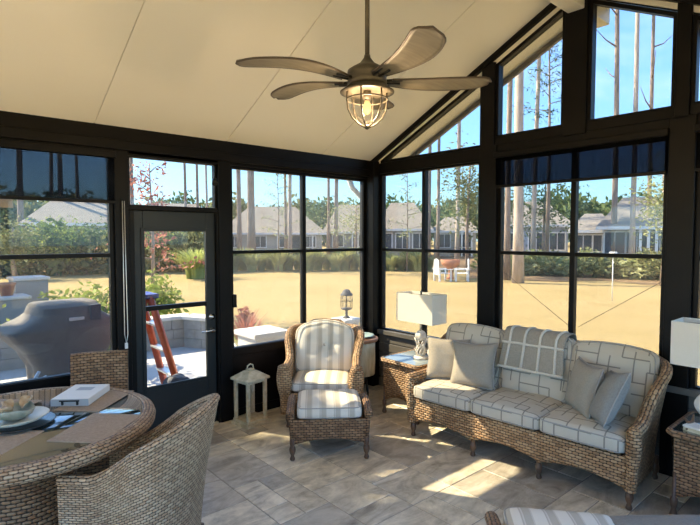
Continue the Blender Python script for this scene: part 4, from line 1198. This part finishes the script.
# red leafed young tree seen through the transom
def sapling(px, dist, h, mat, label, seed, spread=.9):
    p = at_dist(px, dist); e = tag(empty('young_tree', tuple(p)), label, 'tree'); rr = random.Random(seed)
    b = MB().tube([(0,0,0),(.05,0,h*.5),(0,.03,h)], [.05,.035,.01], 6); tips = []
    for k in range(16):
        z = h*(.3+.68*k/16); a = rr.uniform(0,2*PI); L = spread*(1.2-k/16)
        q = [(0,0,z),(L*.5*math.cos(a),L*.5*math.sin(a),z+.12),(L*math.cos(a),L*math.sin(a),z+.2)]; b.tube(q, [.018,.01,.004], 5); tips.append(Vector(q[2])); tips.append(Vector(q[1]))
    b.build('trunk', M['bark'], e)
    f = MB()
    for tpt in tips:
        for _ in range(14):
            s = .07*rr.uniform(.6,1.3); p_ = tpt+Vector((rr.gauss(0,.16),rr.gauss(0,.16),rr.gauss(0,.1))); a = Vector((rr.gauss(0,1),rr.gauss(0,1),rr.gauss(0,1))).normalized(); c = a.orthogonal().normalized()
            k = len(f.v); f.v += [p_-a*s,p_+c*s*.5,p_+a*s,p_-c*s*.5]; f.face([k,k+1,k+2,k+3],[(0,0)]*4,False)
    f.build('foliage', M[mat], e)
sapling(151, 13, 3.7, 'leaf_red', 'young red-leafed tree seen through the window above the door', 31)
sapling(278, 29, 6.0, 'leaf_straw', 'thin young tree with sparse pale leaves beyond the lawn', 32, 1.0)
sapling(407, 29, 6.2, 'leaf_straw', 'sparse reddish sapling seen left of the lamp', 33, 1.1)

# pines
def pine(px, by, wpx, pale, seed, label, h=24, crown0=.78, group='tall pine trunks beyond the lawn', dead=False):
    p = gp(px, by, GZ); d = (p-CAMP).dot(FW); r = wpx/FPX*d/2
    rr = random.Random(seed); e = tag(empty('pine_tree', tuple(p)), label, 'tree', None)
    lx, ly = rr.uniform(-.25,.25), rr.uniform(-.25,.25)
    pts = [(lx*(u*u)*2+.05*math.sin(u*7+seed), ly*u*u*2, h*u) for u in [k/10 for k in range(11)]]
    MB().tube(pts, [r*(1.25 if k == 0 else 1-.055*k) for k in range(11)], 9).build('trunk', M['bark_sunlit' if pale else 'bark'], e)
    b = MB(); f = MB(); nb = 16
    for k in range(nb):
        u = crown0+(1-crown0)*k/nb; base = Vector(pts[min(10,int(u*10))]).lerp(Vector(pts[min(10,int(u*10)+1)]), u*10-int(u*10)); a = rr.uniform(0,2*PI); L = rr.uniform(1.2,2.6)*(1.25-k/nb)
        tip = base+Vector((L*math.cos(a), L*math.sin(a), L*.35)); midp = base.lerp(tip,.5)+Vector((0,0,-.1))
        b.tube([base, midp, tip], [r*.28+.02, .035, .015], 5)
        for q in (tip, midp.lerp(tip,.5)):
            for _ in range(26):
                s = .26*rr.uniform(.6,1.2); c_ = q+Vector((rr.gauss(0,.35),rr.gauss(0,.35),rr.gauss(0,.22))); a2 = Vector((rr.gauss(0,1),rr.gauss(0,1),rr.gauss(0,1))).normalized(); c2 = a2.orthogonal().normalized()
                kk = len(f.v); f.v += [c_-a2*s,c_+c2*s*.16,c_+a2*s,c_-c2*s*.16]; f.face([kk,kk+1,kk+2,kk+3],[(0,0)]*4,False)
    if dead:
        for k in range(5):
            z = h*(.38+.36*k/5); a = rr.uniform(0,2*PI); L = rr.uniform(1,2.1); base = Vector((pts[int(z/h*10)][0], pts[int(z/h*10)][1], z))
            b.tube([base, base+Vector((L*.5*math.cos(a),L*.5*math.sin(a),.35)), base+Vector((L*math.cos(a),L*math.sin(a),.9+.3*rr.random()))], [.06,.035,.012], 5)
    b.build('branches', M['bark'], e); f.build('needles', M['leaf_pine'], e)
    return e
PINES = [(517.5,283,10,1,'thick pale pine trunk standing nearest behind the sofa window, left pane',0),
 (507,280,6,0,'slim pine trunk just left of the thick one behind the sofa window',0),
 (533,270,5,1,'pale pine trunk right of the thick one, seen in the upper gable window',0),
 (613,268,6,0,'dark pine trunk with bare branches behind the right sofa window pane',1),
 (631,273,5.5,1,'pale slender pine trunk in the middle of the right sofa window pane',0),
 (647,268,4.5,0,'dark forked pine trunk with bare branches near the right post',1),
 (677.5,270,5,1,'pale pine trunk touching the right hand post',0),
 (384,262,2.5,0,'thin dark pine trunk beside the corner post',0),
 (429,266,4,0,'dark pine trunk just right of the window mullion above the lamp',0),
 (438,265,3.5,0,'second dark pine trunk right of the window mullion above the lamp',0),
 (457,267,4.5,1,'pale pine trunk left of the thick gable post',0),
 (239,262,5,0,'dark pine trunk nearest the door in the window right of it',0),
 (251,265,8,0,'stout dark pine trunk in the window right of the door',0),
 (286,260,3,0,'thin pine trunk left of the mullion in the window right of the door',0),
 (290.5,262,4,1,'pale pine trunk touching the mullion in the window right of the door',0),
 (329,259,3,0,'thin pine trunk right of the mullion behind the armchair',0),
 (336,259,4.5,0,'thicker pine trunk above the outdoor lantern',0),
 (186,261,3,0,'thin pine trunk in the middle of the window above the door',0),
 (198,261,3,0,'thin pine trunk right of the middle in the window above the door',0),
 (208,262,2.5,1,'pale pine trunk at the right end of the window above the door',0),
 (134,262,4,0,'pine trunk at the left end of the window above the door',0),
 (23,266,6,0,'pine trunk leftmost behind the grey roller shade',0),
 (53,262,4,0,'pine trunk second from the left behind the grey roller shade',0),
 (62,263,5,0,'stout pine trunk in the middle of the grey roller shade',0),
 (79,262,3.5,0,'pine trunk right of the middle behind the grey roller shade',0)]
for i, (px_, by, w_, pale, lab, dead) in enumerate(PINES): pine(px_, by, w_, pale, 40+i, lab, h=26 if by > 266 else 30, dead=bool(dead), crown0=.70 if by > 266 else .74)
# small bushy-top pine in the upper gable window
def small_pine(px, dist, h, label, seed):
    p = at_dist(px, dist); e = tag(empty('pine_tree', tuple(p)), label, 'tree'); rr = random.Random(seed)
    MB().tube([(0,0,0),(.1,0,h*.5),(0,.1,h)], [.13,.09,.03], 7).build('trunk', M['bark'], e); f = MB(); b = MB()
    for k in range(13):
        z = h*(.64+.36*k/13); a = rr.uniform(0,2*PI); L = rr.uniform(.6,1.7); q = Vector((L*math.cos(a),L*math.sin(a),z+.3)); b.tube([(0,0,z),q], [.03,.012], 5)
        for _ in range(60):
            s = .2*rr.uniform(.6,1.2); c_ = q+Vector((rr.gauss(0,.38),rr.gauss(0,.38),rr.gauss(0,.2))); a2 = Vector((rr.gauss(0,1),rr.gauss(0,1),rr.gauss(0,1))).normalized(); c2 = a2.orthogonal().normalized()
            kk = len(f.v); f.v += [c_-a2*s,c_+c2*s*.2,c_+a2*s,c_-c2*s*.2]; f.face([kk,kk+1,kk+2,kk+3],[(0,0)]*4,False)
    b.build('branches', M['bark'], e); f.build('needles', M['leaf_pine'], e)
small_pine(547, 31, 13.5, 'small pine with tufted top seen in the upper gable window', 91)

# row of ornamental grasses and shrubs in front of the houses
proto = None
def grass_clump(px, dist, h, seed, lab):
    global proto
    p = at_dist(px, dist)
    if proto is None:
        e = empty('ornamental_grass', tuple(p)); blades(200, .75, 1.0, 99, .8, .035).build('foliage', M['leaf_straw'], e); proto = e
    else: e = copy_tree(proto); e.location = p
    e.scale = (1.15*h, 1.15*h, h); e.rotation_euler = (0,0,seed)
    return tag(e, lab, 'ornamental grass', 'ornamental grasses lining the far edge of the lawn behind the corner windows')
for i in range(22):
    px = 233+i*9.3
    grass_clump(px, 30+.8*math.sin(i*2.1), 1.25+.3*math.sin(i*1.7), i*.9, 'pale green ornamental grass clump in the row along the far lawn edge')
sh = None
def bush_copy(px, dist, w, h, mat, lab, group, seed, base={}):
    p = at_dist(px, dist)
    if mat not in base:
        e = empty('hedge_shrub', tuple(p)); leaf_cloud(900, 1, 1, .62, .55, .13, 200+len(base), hollow=.3).build('foliage', M[mat], e); stems(5,.7,1,3).build('stems', M['bark'], e); base[mat] = e
    else: e = copy_tree(base[mat]); e.location = p
    e.scale = (w, w, h); e.rotation_euler = (0,0,seed)
    return tag(e, lab, 'shrub', group)
rr = random.Random(12)
for i in range(11):
    bush_copy(497+i*18, 27+rr.random()*3, .9+rr.random()*.5, (.75+rr.random()*.5), ('leaf_olive','leaf_straw','leaf_straw')[i % 3], 'shrub of the planting beyond the lawn behind the sofa', 'shrubs beyond the lawn behind the sofa', i)
for i in range(10):
    bush_copy(-5+i*13, 30+rr.random()*3, 1.2+rr.random()*.6, 1.6+rr.random()*.7, ('leaf_olive','leaf_mid','leaf_straw')[i % 3], 'shrub in the border seen through the left window above the barbecue', 'border shrubs behind the barbecue', i)
for i in range(6):
    bush_copy(140+i*13, 29+rr.random()*3, 1.3, 2.0+rr.random()*.9, ('leaf_straw','leaf_olive')[i % 2], 'shrub in the border seen through the door glass', 'border shrubs seen through the door', i+3)

# broad trees: each an own crown and trunk
def broad(px, dist, h, w, mat, label, seed, n=2600, size=.22, group=None, low=.25, base={}):
    p = at_dist(px, dist); key = (mat, n, group)
    if key not in base:
        e = empty('broad_tree', tuple(p))
        if group:
            leaf_cloud(n, 1, 1, .5, .55, size, seed, hollow=.35).build('crown', M[mat], e)
            MB().tube([(0,0,0),(.02,0,.3),(0,.02,.6)], [.05,.04,.02], 7).build('trunk', M['bark'], e); base[key] = e
        else:
            leaf_cloud(n, w, w, h*.40, h*.58, size, seed, hollow=.15).build('crown', M[mat], e)
            MB().tube([(0,0,0),(.1,0,h*.3),(0,.1,h*.8)], [.12,.09,.04], 7).build('trunk', M['bark'], e)
    else: e = copy_tree(base[key]); e.location = p
    e.scale = (w, w, h) if group else (1, 1, 1); e.rotation_euler = (0,0,seed)
    return tag(e, label, 'tree', group)
broad(468, 27, 7.2, 1.7, 'leaf_olive', 'leafy olive tree left of the thick gable post', 3, 1800, .10)
broad(543, 34, 6.5, 2.4, 'leaf_mid', 'dark leafy tree beside the pale blue house', 4, 1800, .10)
broad(500, 33, 6.5, 2.2, 'leaf_mid', 'dark leafy tree just right of the thick gable post', 5, 1800, .10)
broad(664, 24, 5.6, 1.4, 'leaf_straw', 'yellowing leafy tree by the right hand post', 6, 1500, .09)
broad(92, 31, 3.0, 1.6, 'leaf_mid', 'blue-green bushy tree at the right of the left window', 7, 1800, .10)
broad(55, 30, 3.1, 1.7, 'leaf_green', 'yellow-green bushy tree in the middle of the left window', 8, 1500, .09)
broad(14, 28, 3.0, 1.2, 'leaf_olive', 'olive bushy tree in front of the neighbouring porch at far left', 9, 1500, .09)
broad(158, 30, 3.2, 1.3, 'leaf_green', 'green bushy tree at the left of the door glass', 10, 1500, .09)
broad(355, 40, 5.5, 3.2, 'leaf_straw', 'pale bare-branched tree beside the corner house', 11, 1500, .09)
for i in range(34):
    px = -60+i*24; dist = 118+12*math.sin(i*1.9)
    broad(px, dist, 9.6+1.0*math.sin(i*2.7)+.7*math.cos(i*5.1), 6.5, 'leaf_mid' if i % 3 else 'leaf_olive', 'tree of the distant woodland behind the houses', 20+i, 1500, .09, 'distant woodland trees')

# unseen tree left of the patio, added to block the sun
def sun_block_tree():
    e = tag(empty('broad_tree', (-9.95, 9.2, GZ)), 'tall leafy tree out of view left of the patio, added to block the sun', 'tree')
    leaf_cloud(9000, 2.5, 2.5, 2.0, 10.05, .24, 77, hollow=.1).build('crown', M['leaf_mid'], e)
    MB().tube([(0,0,0),(.1,0,4),(0,.1,9.5)], [.22,.16,.06], 9).build('trunk', M['bark'], e)
sun_block_tree()
# houses
def house(px0, px1, dist, eave_y, ridge_y, label, wall, roof, nwin=3, gable_end=False, depth=9, porch=False, name='house'):
    a = at_dist(px0, dist); b_ = at_dist(px1, dist); d = b_-a; L = d.length; ang = math.atan2(d.y, d.x)
    e = tag(empty(name, tuple(a), ang), label, 'house')
    Dp = (((a+b_)/2)-CAMP).dot(FW); ze = 1.8+(237-eave_y)/FPX*Dp-GZ; zr = 1.8+(237-ridge_y)/FPX*(Dp+depth/2)-GZ
    bx((0,0,0),(L,depth,ze)).build('walls', M[wall], e)
    r = MB(); o_ = .45
    if gable_end:
        pts = [(-o_,-o_,ze-.1),(L+o_,-o_,ze-.1),(L/2,-o_,zr),(-o_,depth+o_,ze-.1),(L+o_,depth+o_,ze-.1),(L/2,depth+o_,zr)]
        r.v += [Vector(p) for p in pts]
        for q in ((0,2,5,3),(1,4,5,2),(0,3,4,1)): r.face(list(q), [(0,0)]*4, False)
        r.face([0,1,2],[(0,0)]*3,False); r.face([3,5,4],[(0,0)]*3,False)
    else:
        hp = min(L*.25, depth*.5)
        pts = [(-o_,-o_,ze-.1),(L+o_,-o_,ze-.1),(L+o_,depth+o_,ze-.1),(-o_,depth+o_,ze-.1),(hp,depth/2,zr),(L-hp,depth/2,zr)]
        r.v += [Vector(p) for p in pts]
        for q in ((0,1,5,4),(2,3,4,5),(0,3,2,1)): r.face(list(q), [(0,0)]*4, False)
        r.face([1,2,5],[(0,0)]*3,False); r.face([3,0,4],[(0,0)]*3,False)
    r.build('roof', M[roof], e)
    bx((-o_,-o_-.03,ze-.28),(L+o_,-o_,ze-.08)).build('fascia', M['white_paint'], e)
    for k in range(nwin):
        x = L*(k+.5)/nwin; w2 = .55
        f = MB(); f.box((x-w2-.1,-.06,.85),(x+w2+.1,-.001,min(ze-.35,2.35))); fo = f.build('window_frame', M['white_paint'], e)
        g = MB(); g.box((x-w2,-.075,.95),(x-.03,-.061,min(ze-.45,2.25))); g.box((x+.03,-.075,.95),(x+w2,-.061,min(ze-.45,2.25))); g.build('pane', M['win_dark'], fo)
    if porch:
        bx((L*.55,-.05,.1),(L*.9,-.001,ze-.4)).build('porch_screen', M['win_dark'], e)
        for k in range(4): bx((L*(.55+.35*k/3)-.08,-.4,0),(L*(.55+.35*k/3)+.08,-.24,ze-.1)).build('porch_post', M['white_paint'], e)
    return e
house(222, 322, 52, 232, 207, 'beige-roofed cream house across the lawn in the window right of the door', 'wall_cream', 'roof_tan', 4, depth=10, porch=True)
house(326, 374, 55, 231, 205, 'tan-roofed house with grey porch behind the armchair window', 'wall_grey', 'roof_tan', 2, depth=10, porch=True)
house(377, 428, 46, 228, 203, 'grey house with wide tan roof left of the lamp', 'wall_grey', 'roof_tan', 3, depth=10)
house(434, 476, 52, 230, 217, 'small white-walled house wing right of the window mullion', 'wall_cream', 'roof_tan', 2, depth=8, porch=True)
house(486, 568, 44, 224, 202, 'pale blue house with grey roof behind the left sofa window pane', 'wall_blue', 'roof_grey', 4, depth=9)
house(574, 612, 40, 229, 214, 'low cream house wing with grey roof in the right sofa window pane', 'wall_cream', 'roof_grey', 2, depth=8)
house(604, 672, 36, 225, 198, 'cream house with tall grey gable roof near the right post', 'wall_cream', 'roof_grey', 3, gable_end=False, depth=9, porch=True)
house(690, 790, 40, 225, 200, 'cream house beyond the far right window', 'wall_cream', 'roof_grey', 4, depth=9)
house(28, 125, 40, 222, 199, 'blue-grey house behind the trees in the left window', 'wall_blue', 'roof_grey', 4, depth=9)
house(128, 222, 42, 226, 204, 'white-windowed house seen through the door glass', 'wall_grey', 'roof_tan', 5, depth=9, porch=True)
# neighbouring porch with white column, far left
e = tag(empty('garden_pavilion', tuple(at_dist(-58, 12.5)), R(-8)), 'neighbouring white-columned porch at the far left edge', 'pavilion')
for x, y in ((.55,0),(-2.2,0),(.55,2.4),(-2.2,2.4)): bx((x-.12,y-.12,0),(x+.12,y+.12,2.45)).build('column', M['white_paint'], e, .01)
bx((-2.5,-.2,2.45),(.85,2.6,2.68)).build('beam', M['white_paint'], e)
r = MB(); r.v += [Vector(p) for p in ((-2.8,-.5,2.68),(1.15,-.5,2.68),(1.15,2.9,2.68),(-2.8,2.9,2.68),(-.8,1.2,3.5))]
for q in ((0,1,4),(1,2,4),(2,3,4),(3,0,4)): r.face(list(q), [(0,0)]*3, False)
r.face([3,2,1,0],[(0,0)]*4,False); r.build('roof', M['roof_grey'], e)

# garden chairs and fire bowl on the lawn, bird feeder pole
def adirondack(px, by, rz, lab):
    p = gp(px, by, GZ); e = tag(empty('garden_chair', tuple(p), rz), lab, 'chair')
    b = MB()
    for k in range(5): b.box((-.28+k*.115,.30,.30),(-.18+k*.115,.33,1.0-.03*abs(k-2)))
    o = b.build('back_slats', M['white_paint'], e)
    b = MB()
    for k in range(5): b.box((-.29,-.25+k*.11,.34),(.29,-.16+k*.11,.36))
    b.build('seat', M['white_paint'], e)
    for s in (-1,1):
        bx((s*.36-.07,-.3,.52),(s*.36+.07,.36,.545)).build('armrest', M['white_paint'], e)
        bx((s*.32-.02,-.27,0),(s*.32+.02,-.20,.52)).build('leg', M['white_paint'], e); bx((s*.32-.02,.25,0),(s*.32+.02,.32,.52)).build('leg', M['white_paint'], e)
adirondack(443, 281, R(60), 'white garden chair on the lawn left of the orange fire bowl')
adirondack(461, 281, R(-140), 'white garden chair on the lawn right of the orange fire bowl')
p = gp(450.5, 279, GZ); o = MB().lathe([(0,0),(.25,0),(.12,.15),(.12,.5),(.45,.75),(.5,1.0),(.42,1.0),(.35,.8),(0,.7)], 18).build('fire_bowl', M['terracotta'], None); o.location = p; o.scale = (.9,.9,.9); tag(o, 'orange fire bowl between the white garden chairs', 'fire bowl')
p = gp(612, 301, GZ); e = tag(empty('bird_feeder', tuple(p)), 'thin white pole with small feeder on the lawn behind the sofa', 'bird feeder')
MB().tube([(0,0,0),(0,0,1.35)], .014, 6).build('pole', M['white_paint'], e); bx((-.11,-.08,1.35),(.11,.08,1.50)).build('feeder_box', M['white_paint'], e, .01)
for a_, b_, lab in (((499,268),(568,325),'thin dark bracing cable slanting down outside the left sofa window pane'),((663,281),(578,327),'thin dark bracing cable slanting down outside the right sofa window pane')):
    P_ = []
    for q in (a_, b_):
        d_ = ray(*q); P_.append(CAMP + d_*((.058-CAMP.x)/d_.x))
    e = tag(empty('bracing_cable', tuple(P_[0])), lab, 'cable'); MB().tube([(0,0,0), tuple(P_[1]-P_[0])], .0022, 5).build('cable', M['metal_black'], e)
# downspout elbow outside the corner
e = tag(empty('downspout', (.16,.26,0)), 'white curved rain downspout outside the room corner', 'downspout')
MB().tube([(-.02,-.02,-.1),(-.02,-.02,2.05),(-.03,-.0,2.25),(-.16,.10,2.42),(-.25,.12,2.62)], .035, 10).build('pipe', M['beam'], e)

# ------------------------------------------------------------------ light
w = bpy.data.worlds.new('World'); bpy.context.scene.world = w; w.use_nodes = True
nt = w.node_tree; n = nt.nodes; l_ = nt.links; bg = n['Background']
sky = n.new('ShaderNodeTexSky'); sky.sky_type = 'NISHITA'; sky.sun_disc = False
SUN_EL, SUN_AZ = 40.0, 119.5
sky.sun_elevation = R(SUN_EL); sky.sun_rotation = R(90-SUN_AZ); sky.air_density = 1.0; sky.dust_density = .4; sky.ozone_density = 1.6
tc = n.new('ShaderNodeTexCoord'); mp = n.new('ShaderNodeMapping'); mp.inputs['Scale'].default_value = (1.6, 1.6, 5.5)
l_.new(tc.outputs['Generated'], mp.inputs[0])
nz = n.new('ShaderNodeTexNoise'); nz.inputs['Scale'].default_value = 1.7; nz.inputs['Detail'].default_value = 7; nz.inputs['Roughness'].default_value = .62; nz.inputs['Distortion'].default_value = .5
l_.new(mp.outputs[0], nz.inputs['Vector'])
cr = n.new('ShaderNodeValToRGB'); cr.color_ramp.elements[0].position = .50; cr.color_ramp.elements[0].color = (0,0,0,1); cr.color_ramp.elements[1].position = .86; cr.color_ramp.elements[1].color = (.8,.8,.8,1)
l_.new(nz.outputs['Fac'], cr.inputs[0])
SKYK = .19
sc = n.new('ShaderNodeMix'); sc.data_type = 'RGBA'; sc.blend_type = 'MULTIPLY'; sc.inputs[0].default_value = 1; sc.inputs[7].default_value = (SKYK*.88, SKYK*.95, SKYK*.92, 1)
l_.new(sky.outputs[0], sc.inputs[6])
mx = n.new('ShaderNodeMix'); mx.data_type = 'RGBA'; l_.new(cr.outputs[0], mx.inputs[0]); l_.new(sc.outputs[2], mx.inputs[6]); mx.inputs[7].default_value = (.80,.80,.80,1)
sx = n.new('ShaderNodeSeparateXYZ'); l_.new(tc.outputs['Generated'], sx.inputs[0])
hr = n.new('ShaderNodeValToRGB'); hr.color_ramp.elements[0].position = .02; hr.color_ramp.elements[0].color = (.33,.46,.63,1); hr.color_ramp.elements[1].position = .45; hr.color_ramp.elements[1].color = (.70,.87,1.14,1)
l_.new(sx.outputs[2], hr.inputs[0])
m3 = n.new('ShaderNodeMix'); m3.data_type = 'RGBA'; m3.blend_type = 'MULTIPLY'; m3.inputs[0].default_value = 1; l_.new(mx.outputs[2], m3.inputs[6]); l_.new(hr.outputs[0], m3.inputs[7])
l_.new(m3.outputs[2], bg.inputs[0]); bg.inputs[1].default_value = 1.0
sd = bpy.data.lights.new('sun', 'SUN'); sd.energy = 5.4; sd.angle = R(.55); sd.color = (1,.88,.66)
so = bpy.data.objects.new('sun', sd); C.objects.link(so)
dv = Vector((math.cos(R(SUN_AZ))*math.cos(R(SUN_EL)), math.sin(R(SUN_AZ))*math.cos(R(SUN_EL)), math.sin(R(SUN_EL))))
so.rotation_euler = dv.to_track_quat('Z', 'Y').to_euler(); so.location = (-20, 30, 30)

vs = bpy.context.scene.view_settings
vs.view_transform = 'Standard'; vs.look = 'None'; vs.gamma = 1.0; vs.exposure = 2.48
